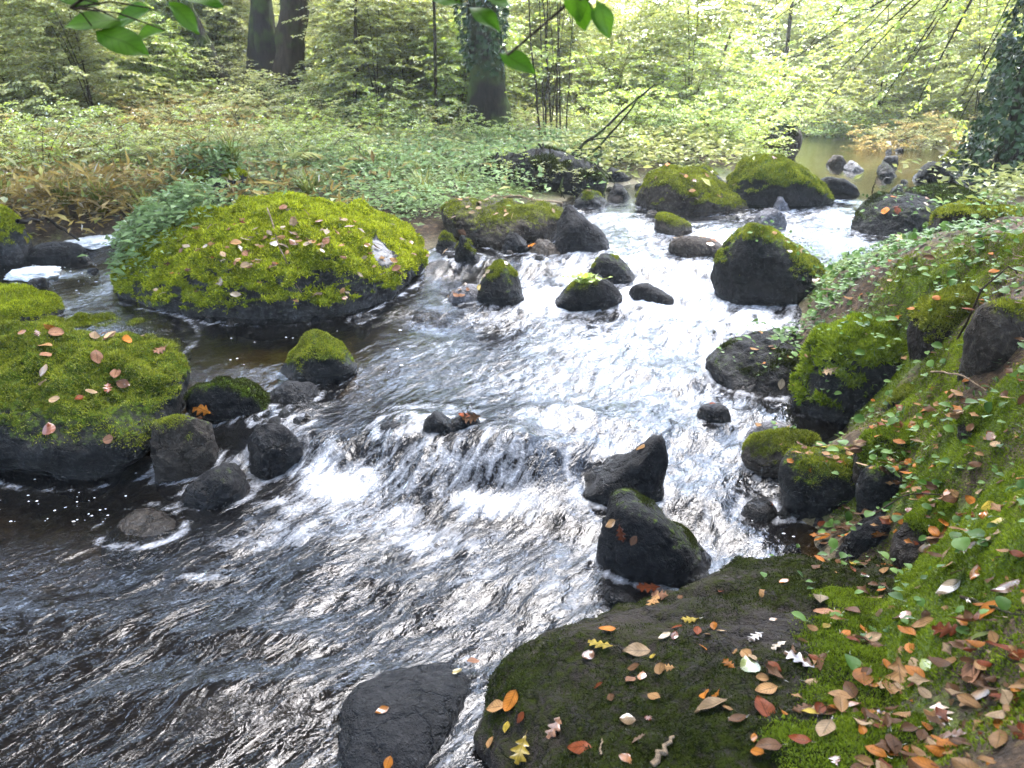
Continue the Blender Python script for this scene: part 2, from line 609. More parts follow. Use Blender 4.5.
# left bank and the hill side
for u, v, d in [(0, 232, 7.3), (60, 228, 7.4), (120, 218, 7.7), (180, 206, 8.2), (0, 205, 8.0), (100, 195, 8.4), (200, 190, 8.8), (0, 170, 9.5), (100, 165, 9.8), (200, 165, 10),
                (0, 140, 11.5), (100, 135, 12), (200, 140, 12), (0, 110, 13.5), (120, 105, 14), (220, 108, 14), (50, 88, 16.5), (200, 88, 17), (300, 195, 8.5), (300, 165, 10.2), (300, 130, 12.5),
                (300, 104, 15), (400, 190, 8.6), (400, 165, 10.3), (400, 135, 12.5), (380, 110, 15), (490, 140, 12), (480, 170, 10), (560, 150, 11.2), (540, 118, 14.5), (450, 195, 8.6), (520, 185, 9.2),
                (460, 215, 7.9), (520, 212, 8.0), (580, 160, 10.8), (650, 158, 11), (740, 154, 11.6), (650, 138, 13.5), (740, 132, 15), (600, 110, 17), (450, 240, 7.1), (250, 185, 8.9)]:
    T.append(tuple(tz(u, v, d)))
# far bank of the pool and beyond
for u, v, d in [(860, 143, 16.2), (780, 141, 16), (940, 146, 14.5), (900, 138, 18), (960, 155, 12.6), (1000, 172, 10.6), (1024, 150, 10.8), (985, 188, 9.2), (1024, 180, 9.2)]:
    T.append(tuple(tz(u, v, d)))
for p in [(0, 0, .42), (1.5, 0, .7), (0, -2, .6), (3, 0, 1.1), (3.2, 2.5, 1.25), (4, 4.5, 1.4), (-1.6, -.8, -.15), (-4, 1.5, -.25), (-3.5, 3.3, .2), (-6, 1.5, .5), (-6, 4, .8), (-8, 6, 1.2), (-6.2, 7.6, .75), (-9, 10, 1.4),
          (-9, 14, 2.0), (-5, 20, 2.2), (-12, 20, 3.2), (-8, 30, 4.6), (-20, 20, 6), (-22, 36, 9), (-20, 5, 4), (0, 22, 1.5), (4, 24, 1.1), (8, 24, 1.1), (2, 34, 1.6), (10, 38, 1.2), (14, 24, 3.2), (9, 12, 1.9),
          (8, 8, 2.0), (14, 12, 4.2), (12, 4, 4), (6, 2, 2.3), (22, 20, 7), (26, 40, 7), (5, 60, 1.4), (20, 70, 1.6), (-30, 60, 14), (40, 60, 13), (10, 90, 1.8), (25, 140, 2), (-20, 95, 12), (45, 20, 13), (-45, 20, 13), (-3, -6, .2), (8, -8, 4), (-12, -8, 3),
          (2, 16.2, 1.2), (9.5, 17, 1.35), (-40, -10, 9), (40, -10, 12)]:
    T.append(p)
T = np.array(T)


def _tps_fit(P, smooth=1e-3):
    xy = P[:, :2] / 5.0
    n = len(P)
    r2 = ((xy[:, None] - xy[None]) ** 2).sum(-1)
    K = 0.5 * r2 * np.log(r2 + 1e-12) + np.eye(n) * smooth
    Q = np.concatenate([np.ones((n, 1)), xy], 1)
    A = np.block([[K, Q], [Q.T, np.zeros((3, 3))]])
    s = np.linalg.solve(A, np.concatenate([P[:, 2], np.zeros(3)]))
    return xy, s


_tx, _ts = _tps_fit(T)


def zland0(x, y):
    x, y = np.asarray(x, float), np.asarray(y, float)
    q = np.stack([x, y], 1) / 5.0
    out = _ts[len(_tx)] + q @ _ts[len(_tx) + 1:]
    for k in range(len(_tx)):
        r2 = (q[:, 0] - _tx[k, 0]) ** 2 + (q[:, 1] - _tx[k, 1]) ** 2
        out += _ts[k] * 0.5 * r2 * np.log(r2 + 1e-12)
    return out


def zland(x, y):
    x, y = np.asarray(x, float), np.asarray(y, float)
    z = zland0(x, y)
    q = xyz(x, y)
    near = np.clip(6.0 / (np.hypot(x, y) + 1), 0.25, 1.0)
    z = z + 0.07 * fbm(q * 1.1, 4, 3) + 0.05 * near * fbm(q * 4.5, 3, 9) + 0.02 * near * (ridged(q * 11, 2, 5) - 0.5)
    bank = sstep(0.7, 1.2, x) * sstep(7.0, 5.5, y) * sstep(.6, 1.2, y) * sstep(6, 3, x)
    z = z + bank * (0.13 * (ridged(q * 1.9 + 2, 2, 21) - .55) + .05 * fbm(q * 7, 2, 12))
    return z


def axis(lo, hi, core_lo, core_hi, step, grow=1.06):
    core = list(np.arange(core_lo, core_hi, step))
    a, s = [], step
    x = core_lo
    while x > lo:
        s *= grow
        x -= s
        a.append(x)
    b, s = [], step
    x = core[-1]
    while x < hi:
        s *= grow
        x += s
        b.append(x)
    return np.array(a[::-1] + core + b)


gx = axis(-75, 75, -3.2, 4.2, 0.032, 1.035)
gy = axis(-20, 150, 0.6, 6.5, 0.032, 1.02)
X, Y = np.meshgrid(gx, gy)
lx, ly = X.ravel(), Y.ravel()
LZ = zland(lx, ly)
wz = zwater(lx, ly)
land_moss = np.zeros(len(lx))
# moss grows on the right bank, thins out into leaf litter elsewhere
for u, v, z, r, s in [(930, 540, .5, .35, .9), (990, 590, .65, .3, .8), (880, 640, .45, .4, .75), (950, 720, .6, .4, .5), (900, 300, .8, .6, .55), (980, 400, .8, .35, .6),
                      (870, 450, .35, .3, .7), (980, 270, .9, .5, .5), (850, 268, .6, .4, .85), (900, 242, .6, .5, .85), (965, 215, .8, .6, .8), (1010, 205, .8, .6, .8), (500, 215, .66, .6, .5), (420, 200, .7, .6, .4), (180, 215, .55, .5, .7)]:
    p = at(u, v, z)
    land_moss = np.maximum(land_moss, s * np.exp(-((lx - p[0]) ** 2 + (ly - p[1]) ** 2) / r ** 2))
land_moss = np.maximum(land_moss, np.where(ly > 8, 0.48, 0.3))
wet = sstep(0.10, -0.03, LZ - wz) * (ly < 22) * (np.abs(lx) < 12)
g = make_mesh('ground', np.stack([lx, ly, LZ], 1), grid_faces(len(gx), len(gy)), [M['ground']], True, {'moss': land_moss, 'wet': wet})
ground = tag(link('ground', g), kind='structure')
ground['label'] = 'leaf strewn forest floor and stream banks rising into the wood'

SOLIDS = []   # (verts, faces, object) for dropping things onto them
_c = (gx > -14) & (gx < 14), (gy > -2) & (gy < 24)
_bx, _by = gx[_c[0]], gy[_c[1]]
_BX, _BY = np.meshgrid(_bx, _by)
SOLIDS.append((np.stack([_BX.ravel(), _BY.ravel(), zland(_BX.ravel(), _BY.ravel())], 1), grid_faces(len(_bx), len(_by))))

# ------------------------------------------------------------------ rocks
WET_ROCKS = []      # footprints, for the foam collars


def rock_shape(seed, n=5, p=7.0, planes=14, flat_top=0.0):
    d, f = icosphere(n)
    r = np.random.default_rng(seed)
    nn = r.normal(size=(planes, 3))
    nn /= np.linalg.norm(nn, axis=1, keepdims=True)
    hh = r.uniform(0.78, 1.06, planes)
    ax = np.array([[1, 0, 0], [-1, 0, 0], [0, 1, 0], [0, -1, 0], [0, 0, 1], [0, 0, -1.0]])
    nn = np.concatenate([nn, ax])
    hh = np.concatenate([hh * (.86 if planes < 12 else 1), [1.08, 1.08, 1.08, 1.08, 1 - 0.35 * flat_top, 1.1]])
    s = (np.maximum(d @ nn.T, 0) / hh) ** p
    return d * (s.sum(1) ** (-1 / p))[:, None], f


def fit_box(v, lo, hi):
    a, b = v.min(0), v.max(0)
    return lo + (v - a) / (b - a) * (hi - lo)


def moss_tufts(v, f, weight, length, count, mat, seed, lean=0.6, width=0.3):
    """a mat of small moss shoots standing on the surface, denser where weight is high"""
    r = np.random.default_rng(seed)
    a, b, c = v[f[:, 0]], v[f[:, 1]], v[f[:, 2]]
    n = np.cross(b - a, c - a)
    ar = np.linalg.norm(n, axis=1)
    w = weight[f].mean(1) * ar
    if w.sum() <= 0:
        return None
    pick = r.choice(len(f), count, p=w / w.sum())
    s, t = r.random(count), r.random(count)
    k = s + t > 1
    s[k], t[k] = 1 - s[k], 1 - t[k]
    P = a[pick] + (b - a)[pick] * s[:, None] + (c - a)[pick] * t[:, None]
    N = n[pick] / (ar[pick][:, None] + 1e-12)
    L = length * r.uniform(0.45, 1.25, count)
    clump = 0.55 + 0.6 * (fbm(P / length / 5, 2, seed) + 0.5)
    D = N * 0.75 + np.array([0, 0, 0.35]) + r.normal(size=(count, 3)) * lean
    D /= np.linalg.norm(D, axis=1, keepdims=True)
    S = np.cross(D, r.normal(size=(count, 3)))
    S /= np.linalg.norm(S, axis=1, keepdims=True) + 1e-9
    L = (L * np.clip(clump, 0.4, 1.4))[:, None]
    base = P - N * 0.15 * L
    tip = P + D * L
    v3 = np.stack([base - S * L * width, base + S * L * width, tip], 1).reshape(-1, 3)
    f3 = np.arange(count * 3).reshape(-1, 3)
    tint = np.repeat(np.clip(r.normal(0.45, 0.17, count) + 0.25 * fbm(P * 6, 2, 3), 0, 1), 3)
    tint[2::3] = np.clip(tint[2::3] + 0.18, 0, 1)
    return make_mesh('moss', v3, f3, [mat], False, {'tint': tint})


class Rock:
    pass


ROCKS = {}


def finish_rock(key, kind, label, v, f, zw, mat, moss, moss_mat, tuft, seed, rough, centre, cat='rock', group=None, bare=None, moss_lo=None, moss_up=(.05, .75)):
    size = float((v.max(0) - v.min(0)).max())
    q = v / size
    n0 = vnormals(v, f)
    v = v + n0 * (size * (0.06 * fbm(q * 2.6 + seed, 4, seed) + 0.05 * rough * (ridged(q * 4.5 + seed, 4, seed + 2) - 0.6) + 0.012 * fbm(q * 17, 3, seed + 6)))[:, None]
    n = vnormals(v, f)
    up = sstep(moss_up[0], moss_up[1], n[:, 2] + 0.25 * fbm(q * 5, 3, seed + 4))
    hgt = v[:, 2] - zw
    dry = sstep(0.02, 0.10 if moss_lo is None else moss_lo, hgt + 0.03 * fbm(v * 8, 2, 1))
    mw = np.clip(moss * up * dry * (0.8 + 0.7 * fbm(q * 4 + 9, 3, seed + 8)), 0, 1)
    bw = np.zeros(len(v))
    if bare is not None:
        for p, r0 in bare:
            bw = np.maximum(bw, 1 - np.linalg.norm((v - p) / r0, axis=1))
        bw = np.clip(bw * 1.6, 0, 1)
        mw = mw * (1 - np.clip(bw * 2.0, 0, 1))
    if moss > 0.15:      # cushions
        v = v + n * (mw * min(0.075, 0.02 + size * 0.02) * (0.3 + 1.1 * np.abs(noise3(v * 5.5, seed)) + .8 * fbm(v * 12, 2, seed)))[:, None]
        n = vnormals(v, f)
        mw = np.clip(mw + 0.3 * fbm(v * 2.6 + 7, 2, seed) * (mw > .05), 0, 1)
    wetv = sstep(0.16, 0.01, hgt)
    o = link(kind, make_mesh(kind, v - centre, f, [M[mat]], True, {'moss': mw, 'wet': wetv, 'bare': bw}), None, centre)
    tag(o, label, cat, group)
    if tuft and moss > 0.15:
        cnt, ln = tuft
        m = moss_tufts(v - centre, f, sstep(0.34, 0.62, mw + 0.30 * fbm(v * 11, 3, 2) + 0.45 * fbm(v * 2.6 + 7, 2, seed)), ln, cnt, M[moss_mat], seed + 1)
        if m:
            link('moss', m, o)
    rk = Rock()
    rk.v, rk.f, rk.o, rk.n, rk.zw = v, f, o, n, zw
    ROCKS[key] = rk
    SOLIDS.append((v, f))
    band = np.abs(hgt) < max(0.03, size * 0.05)
    if band.sum() > 8:
        c = v[band][:, :2].mean(0)
        ang = np.arctan2(v[band][:, 1] - c[1], v[band][:, 0] - c[0])
        rad = np.hypot(v[band][:, 1] - c[1], v[band][:, 0] - c[0])
        bins = np.zeros(24)
        for a, rr in zip(((ang + math.pi) / (2 * math.pi) * 24).astype(int) % 24, rad):
            bins[a] = max(bins[a], rr)
        bins[bins == 0] = bins[bins > 0].mean() if (bins > 0).any() else 0.05
        WET_ROCKS.append((c, bins))
    return rk


def rock(key, label, u0, u1, vtop, vbase, dr=0.8, seed=1, p=6.0, planes=14, mat='rock_dark', moss=0.0, moss_mat='moss_dark', tuft=None, rough=1.0, yaw=0.0,
         skew=0.0, skewy=0.0, under=0.0, z=None, n=5, kind=None, flat=0.0, group=None, sink=0.12, hmul=1.0, bare=None, peak=None, moss_lo=None, moss_up=(.05, .75)):
    uc = (u0 + u1) / 2
    fp = atw(uc, vbase) if z is None else at(uc, vbase, z)
    zw = fp[2]
    W = (u1 - u0) / FPX * (fp[1] * CP + (CAM_H - zw) * SP)
    D = W * dr
    cen = np.array([fp[0] + fp[0] / fp[1] * D / 2, fp[1] + D / 2, zw])
    top = atd(uc, vtop, cen[1] + 0.12 * D)[2]
    H = max(0.04, (top - zw)) * hmul
    B = sink + 0.25 * H
    s, f = rock_shape(seed, n, p, planes, flat)
    s = fit_box(s, np.array([-1, -1, -1.0]), np.array([1, 1, 1.0]))
    if peak is not None:           # ridge line: height factor as a function of x
        px = np.interp(s[:, 0], peak[0], peak[1])
        s[:, 2] = np.where(s[:, 2] > -0.5, -0.5 + (s[:, 2] + 0.5) * px, s[:, 2])
    s[:, 0] += skew * s[:, 2]
    s[:, 1] += skewy * s[:, 2]
    if under:
        k = 1 - under * sstep(0.25, -0.6, s[:, 2])
        s[:, 0] *= k
        s[:, 1] *= k
    cy, sy = math.cos(yaw), math.sin(yaw)
    s = np.stack([s[:, 0] * cy - s[:, 1] * sy * dr, s[:, 0] * sy / dr + s[:, 1] * cy, s[:, 2]], 1) if yaw else s
    v = fit_box(s, np.array([cen[0] - W / 2, cen[1] - D / 2, zw - B]), np.array([cen[0] + W / 2, cen[1] + D / 2, zw + H]))
    if bare is not None:
        bare = [(atd(bu, bv, by), np.array(br)) for bu, bv, by, br in bare]
    kind = kind or ('mossy_boulder' if moss > 0.4 else 'boulder' if W > 0.28 else 'stone')
    return finish_rock(key, kind, label, v, f, zw, mat, moss, moss_mat, tuft, seed, rough, cen, 'boulder' if W > 0.28 else 'stone', group, bare, moss_lo, moss_up)


def slab(key, label, foot, zw, H, e=0.7, seed=1, mat='rock_dark', moss=0.5, moss_mat='moss_dark', tuft=None, rough=1.0, tilt=(0, 0), kind='boulder', n=6, sink=0.4, moss_lo=None, bare=None):
    """boulder from its footprint: a rounded block over a free outline"""
    P = np.array([q[:2] for q in foot])
    c = P.mean(0)
    d, f = icosphere(n)
    th = np.arctan2(d[:, 1], d[:, 0])
    pa = np.arctan2(P[:, 1] - c[1], P[:, 0] - c[0])
    pr = np.hypot(P[:, 1] - c[1], P[:, 0] - c[0])
    o = np.argsort(pa)
    pa, pr = pa[o], pr[o]
    R = np.interp(th, np.concatenate([pa - 2 * math.pi, pa, pa + 2 * math.pi]), np.tile(pr, 3))
    cphi = np.hypot(d[:, 0], d[:, 1])
    rad = R * cphi ** e
    z = np.sign(d[:, 2]) * np.abs(d[:, 2]) ** e
    hx = rad * np.cos(th)
    hy = rad * np.sin(th)
    zz = np.where(z > 0, z * (H + tilt[0] * hx + tilt[1] * hy), z * sink) + zw
    v = np.stack([c[0] + hx, c[1] + hy, zz], 1)
    return finish_rock(key, kind, label, v, f, zw, mat, moss, moss_mat, tuft, seed, rough, np.array([c[0], c[1], zw]), 'boulder', None, bare, moss_lo)
# ---- left side
rock('A', 'long low boulder under yellow green moss across the pool, grey patch at its right end', 95, 456, 199, 324, dr=0.86, seed=21, p=3.6, planes=10, mat='rock_moss', moss=1.2, moss_mat='moss_bright',
     tuft=(90000, .026), n=7, rough=1.2, bare=[(384, 246, 6.0, (.13, .3, .2)), (215, 262, 6.1, (.08, .2, .08))], peak=([-1, -.55, 0, .6, 1], [.62, .9, 1, 1, .75]), moss_lo=.15, moss_up=(-.15, .55))
rock('B1', 'wide flat mossy boulder with pale leaves behind the undercut boulder at the left edge', -170, 217, 336, 385, dr=0.42, seed=5, p=3.6, mat='rock_moss', moss=1.15, moss_mat='moss_olive', tuft=(55000, .018), n=6, z=.12, rough=.8)
rock('B2', 'massive dark undercut boulder with an olive moss top at the left edge of the stream', -190, 209, 349, 484, dr=0.38, seed=9, p=8, planes=8, mat='rock_dark', moss=1.05, moss_mat='moss_olive', tuft=(60000, .016), n=7, under=.28, z=0., rough=.9, moss_lo=.5, hmul=1.02, flat=.2)
rock('C', 'mossy hump of rock beside the left channel, behind the flat left boulder', -70, 62, 289, 335, dr=0.7, seed=14, p=3, mat='rock_moss', moss=1.2, moss_mat='moss_bright', tuft=(12000, .02), z=.28)
rock('D', 'dark boulder with a thin moss cap, wedged between the left boulder and the cascade', 198, 280, 373, 432, dr=0.7, seed=31, p=6, planes=8, rough=1.7, mat='rock_black', moss=.75, moss_mat='moss_dark', tuft=(9000, .014), z=.1)
rock('E', 'brown rounded boulder leaning on the end of the massive left boulder', 163, 217, 415, 478, dr=0.8, seed=33, p=5, planes=8, rough=1.7, mat='rock_wet', moss=.45, moss_mat='moss_olive', tuft=(5000, .01), z=.03)
rock('F', 'smooth dark wet boulder low in the water at the foot of the left boulders', 180, 254, 464, 512, dr=0.75, seed=35, p=6, planes=8, rough=1.7, mat='rock_black', moss=.2, z=.0)
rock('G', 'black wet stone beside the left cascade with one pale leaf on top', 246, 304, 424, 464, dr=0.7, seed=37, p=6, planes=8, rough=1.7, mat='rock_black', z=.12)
rock('H', 'dark pyramid shaped boulder with mossy top standing in the still pool', 275, 361, 331, 384, dr=0.75, seed=39, p=3.4, mat='rock_dark', moss=.8, moss_mat='moss_olive', tuft=(9000, .014), peak=([-1, -.3, .05, .5, 1], [.55, .9, 1, .85, .45]))
rock('I', 'low dark stone awash below the pyramid shaped boulder', 262, 318, 381, 410, dr=0.7, seed=41, mat='rock_black', z=.19)
rock('J', 'flat brown stone just breaking the dark water in front of the left boulder', 104, 192, 512, 552, dr=0.8, seed=43, p=3, mat='rock_wet', z=-.04, flat=.5, hmul=.8)
# ---- lower stream
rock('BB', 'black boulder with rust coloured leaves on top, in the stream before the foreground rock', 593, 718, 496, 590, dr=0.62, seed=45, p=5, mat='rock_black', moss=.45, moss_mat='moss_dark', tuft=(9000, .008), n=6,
     peak=([-1, -.75, -.2, .4, 1], [.95, 1.05, .85, .55, .22]), rough=.8)
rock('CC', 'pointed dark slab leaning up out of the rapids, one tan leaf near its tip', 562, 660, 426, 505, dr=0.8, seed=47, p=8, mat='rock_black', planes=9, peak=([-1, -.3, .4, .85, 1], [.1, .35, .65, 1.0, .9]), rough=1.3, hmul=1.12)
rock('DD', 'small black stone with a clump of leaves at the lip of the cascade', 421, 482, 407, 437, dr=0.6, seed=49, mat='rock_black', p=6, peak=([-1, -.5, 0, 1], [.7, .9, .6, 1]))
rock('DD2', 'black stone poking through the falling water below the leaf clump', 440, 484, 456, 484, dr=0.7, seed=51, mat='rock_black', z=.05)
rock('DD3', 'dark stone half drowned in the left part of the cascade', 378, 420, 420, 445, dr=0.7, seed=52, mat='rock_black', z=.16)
rock('GG', 'small black stone at the edge of the leafy foreground rock', 604, 642, 590, 616, dr=0.8, seed=53, mat='rock_black', z=.0)
rock('AA', 'flat dark stone alone in the glinting water, right of the black boulder', 734, 778, 499, 524, dr=0.8, seed=55, mat='rock_black', flat=.5)
rock('Z', 'small dark wedge shaped stone alone in the rapids left of the mossy bank boulder', 696, 731, 402, 424, dr=0.8, seed=57, mat='rock_black')
rock('Y', 'small blocky boulder with olive moss at the right water edge', 737, 812, 428, 482, dr=0.8, seed=59, p=6, mat='rock_brown', moss=.8, moss_mat='moss_olive', tuft=(9000, .012))
rock('Y2', 'grey flat stone tucked behind the small blocky boulder', 744, 796, 418, 446, dr=0.8, seed=60, mat='rock_grey', z=.14)
rock('Y3', 'dark earthy boulder half buried in the right bank beside the blocky boulder', 775, 862, 452, 515, dr=0.8, seed=58, p=4, mat='rock_dark', moss=.6, moss_mat='moss_olive', tuft=(6000, .012), z=.08)
rock('W', 'long low dark boulder jutting from the right bank into the rapids', 692, 850, 334, 398, dr=1.0, seed=61, p=4, mat='rock_black', moss=.3, moss_mat='moss_dark', tuft=(9000, .014), n=6, skew=-.1, z=.16, hmul=1.0, flat=.4)
rock('X', 'domed boulder hung with shaggy green moss at the right water edge', 786, 928, 325, 428, dr=0.75, seed=63, p=3.4, mat='rock_dark', moss=1.3, moss_mat='moss_fresh', tuft=(45000, .034), n=6, z=.15, rough=.7)
rock('X2', 'mossy lump of rock at the foot of the shaggy domed boulder', 884, 945, 384, 436, dr=0.8, seed=65, p=3.5, mat='rock_dark', moss=.9, moss_mat='moss_olive', tuft=(8000, .016), z=.3)
rock('X3', 'bare brown rock face showing in the right bank under trailing plants', 955, 1050, 300, 395, dr=0.7, seed=67, p=5, mat='rock_brown', moss=.6, moss_mat='moss_olive', tuft=(9000, .016), z=.7)
rock('EE', 'long dark submerged boulder washed by the stream at the bottom edge', 335, 493, 650, 815, dr=1.35, seed=69, p=3, mat='rock_black', moss=.1, z=-.05, n=6, hmul=.48, yaw=-.35, flat=.3, rough=.5)
slab('FF', 'broad dark earthy foreground boulder strewn with autumn leaves', [at(478, 830, 0), at(484, 740, 0), at(500, 692, 0), at(545, 660, 0), at(600, 634, 0), at(660, 610, 0), at(720, 591, 0), at(790, 574, 0), at(860, 572, 0.05),
     (1.75, 2.45), (1.9, 1.7), (1.5, .8), (.8, .35), (.1, .6)], -.02, .43, e=1.1, tilt=(.08, -.30), seed=71, mat='rock_soil', moss=.62, moss_mat='moss_dark', tuft=(90000, .0085), n=7, rough=.5, moss_lo=.06)
# ---- middle and upper stream
rock('K', 'rounded olive green mossy boulder beside the small left waterfall', 478, 525, 260, 305, dr=0.9, seed=73, p=2.3, peak=([-1, -.6, 0, .6, 1], [.6, .88, 1, .88, .6]), mat='rock_dark', moss=.8, moss_mat='moss_olive', tuft=(8000, .012))
rock('K2', 'low wet stone covered in pale fallen leaves by the round boulder', 445, 496, 284, 312, dr=0.8, seed=74, p=4, mat='rock_grey', z=.27)
rock('L', 'dark boulder carrying a small bright green plant in the middle of the falls', 552, 622, 273, 311, dr=0.7, seed=75, p=4, mat='rock_black', moss=.35, moss_mat='moss_olive', tuft=(3000, .012), peak=([-1, -.2, .3, 1], [.4, .9, 1, .7]))
rock('M', 'dark wedge of rock with a mossy left end, touching the boulder with the green plant', 587, 636, 254, 283, dr=0.7, seed=77, p=5, mat='rock_black', moss=.5, moss_mat='moss_olive', tuft=(2500, .012), peak=([-1, -.4, .3, 1], [.9, 1, .8, .4]))
rock('M2', 'dark stone with water pouring over it right of the central dark boulder', 628, 672, 282, 310, dr=0.8, seed=78, mat='rock_black', z=.27)
rock('N', 'angular black block tilted to the right at the head of the left waterfall', 554, 610, 206, 254, dr=0.6, seed=79, p=12, planes=8, mat='rock_black', peak=([-1, -.6, .2, .7, 1], [.9, 1, .7, .62, .5]), rough=.7)
rock('O', 'small olive boulder standing alone in the white water of the upper stream', 654, 696, 214, 236, dr=0.8, seed=81, p=3.5, mat='rock_brown', moss=.6, moss_mat='moss_olive', tuft=(2500, .014))
rock('P', 'broad olive mossy boulder with fallen leaves on its right shoulder, upper stream', 630, 765, 167, 217, dr=0.7, seed=83, p=3.6, mat='rock_brown', moss=.95, moss_mat='moss_olive', tuft=(22000, .02), n=6, peak=([-1, -.5, .2, .6, 1], [.95, 1, .85, .55, .4]))
rock('Q', 'long hump backed boulder thick with green moss, right end dark and bare', 722, 835, 159, 211, dr=0.75, seed=85, p=3.4, mat='rock_dark', moss=1.1, moss_mat='moss_olive', tuft=(22000, .022), n=6, peak=([-1, -.6, .0, .6, 1], [.9, 1.05, 1, .7, .35]))
rock('R', 'large dark boulder with olive moss cap midstream below the leaf covered rocks', 708, 830, 224, 310, dr=0.8, seed=87, p=5, mat='rock_dark', moss=.85, moss_mat='moss_olive', tuft=(20000, .016), n=6, peak=([-1, -.5, 0, .5, 1], [1.0, 1.05, .95, .85, .6]))
rock('S', 'small grey wet block in the upper rapids', 753, 784, 208, 230, dr=0.8, seed=89, p=9, mat='rock_grey')
rock('T', 'low wet stone speckled with leaves left of the large midstream boulder', 667, 724, 234, 259, dr=0.7, seed=91, p=4, mat='rock_brown', flat=.4)
rock('T2', 'little dark stone in the water right of the large midstream boulder', 843, 858, 253, 266, dr=0.8, seed=92, mat='rock_dark')
rock('U', 'large dark sloping boulder with a strip of rusty leaves, by the upper pool', 850, 968, 195, 240, dr=0.8, seed=93, p=4.5, mat='rock_dark', moss=.4, moss_mat='moss_dark', tuft=(6000, .016), n=6, peak=([-1, -.4, .2, 1], [.85, 1, .9, .65]))
rock('U2', 'long flat mossy dark boulder behind the sloping boulder at the right bank', 903, 990, 186, 216, dr=0.8, seed=95, p=4, mat='rock_dark', moss=.6, moss_mat='moss_dark', tuft=(6000, .018), z=.66)
for key, lab, u0, u1, vt, vb, mt, ms in [
    ('V', 'low dark stone just below the pool, right of the hump backed boulder', 806, 862, 176, 195, 'rock_black', .2),
    ('V2', 'blunt dark boulder standing in the far pool near its right bank', 914, 954, 160, 182, 'rock_dark', .3),
    ('V3', 'small rounded stone in the middle of the far pool', 877, 900, 162, 177, 'rock_dark', .3),
    ('V4', 'little triangular dark stone in front of the far pool', 889, 907, 184, 195, 'rock_dark', .2),
    ('V5', 'pale grey stone at the right rim of the far pool', 952, 990, 168, 184, 'rock_grey', 0),
    ('V9', 'low flat stone beside the blunt dark boulder in the far pool', 966, 1000, 170, 184, 'rock_dark', 0),
    ('V6', 'small stone in a line of stones across the far pool, the leftmost one', 828, 848, 155, 166, 'rock_brown', .2),
    ('V7', 'flat stone barely above the far pool beside the leftmost one', 845, 866, 161, 171, 'rock_grey', 0),
    ('V8', 'mossy stone on the right rim of the far pool next to the pale grey one', 940, 966, 150, 170, 'rock_moss', .9),
    ('A3', 'small dark stone right behind the yellow green mossy boulder', 436, 464, 232, 251, 'rock_moss', .7),
    ('A4', 'dark stone with moss cap between the long mossy boulder and the ledge', 455, 482, 236, 264, 'rock_black', .5),
    ('A5', 'dark pointed stone next to the orange leaf at the ledge', 498, 531, 232, 254, 'rock_black', .2),
    ('A6', 'flat stone awash at the head of the left waterfall', 526, 566, 240, 256, 'rock_brown', .1),
    ('H1', 'low mossy stone in the dark backwater below the root bank', 573, 614, 190, 208, 'rock_dark', .6),
    ('H2', 'small dark stone against the broad olive mossy boulder', 606, 634, 184, 200, 'rock_black', .1),
    ('H3', 'dark stone at the mouth of the backwater under the leaning stems', 600, 634, 168, 184, 'rock_black', .2),
    ('H4', 'small mossy stone behind the broad olive boulder', 690, 722, 165, 182, 'rock_moss', .8),
    ('H5', 'dark rounded stone beneath the shrubs of the far bank', 640, 690, 155, 172, 'rock_black', .2),
    ('S2', 'grey stone between the hump backed boulder and the small grey block', 770, 792, 196, 212, 'rock_grey', 0),
]:
    rock(key, lab, u0, u1, vt, vb, dr=.8, seed=sum(map(ord, lab)) % 997, p=6, planes=8, mat=mt, moss=ms, moss_mat='moss_olive', tuft=(1800, .018) if ms >= .5 else None, n=5, rough=1.5, peak=([-1, -.4, .1, 1], [.55, 1, .9, .4]))
rock('JJ', 'flat brown mossy ledge with scattered leaves behind the long mossy boulder', 438, 566, 203, 246, dr=0.8, seed=97, p=4, mat='rock_brown', moss=.6, moss_mat='moss_olive', tuft=(9000, .018), n=6, z=.48, flat=.6)
# ---- left channel
rock('LL1', 'bright mossy boulder at the left edge beyond the foam patches', -40, 38, 204, 256, dr=0.8, seed=101, p=3.4, mat='rock_moss', moss=1.1, moss_mat='moss_bright', tuft=(12000, .026), z=.45)
rock('LL2', 'dark square stone under the brown bracken of the left bank', 118, 147, 193, 222, dr=0.8, seed=103, p=8, mat='rock_black', z=.5)
rock('LL3', 'round yellow green mossy boulder with a grey patch in the herbs of the left bank', 180, 252, 165, 208, dr=0.8, seed=105, p=3.2, mat='rock_moss', moss=1.2, moss_mat='moss_bright', tuft=(14000, .026), z=.62,
     bare=[(222, 178, 8.3, (.14, .25, .25))])
rock('LL4', 'low mossy boulder below the round boulder with the grey patch', 138, 200, 198, 226, dr=0.8, seed=107, p=3.2, mat='rock_moss', moss=1.1, moss_mat='moss_bright', tuft=(9000, .024), z=.5)
rock('LL5', 'dark stone awash beside the white foam in the left channel', 26, 88, 242, 262, dr=0.6, seed=109, p=4, mat='rock_dark', z=.38, flat=.4)
rock('LL6', 'shadowy wet rock under the left bank at the head of the left channel', 24, 70, 206, 230, dr=0.8, seed=111, mat='rock_black', moss=.5, moss_mat='moss_olive', tuft=(1500, .02), z=.46)
rock('OO', 'dark mound of earth and ivy at the left rim of the far pool', 753, 797, 126, 160, dr=0.9, seed=113, p=3, mat='rock_brown', moss=.5, moss_mat='moss_dark', tuft=(9000, .05), kind='earth_mound')

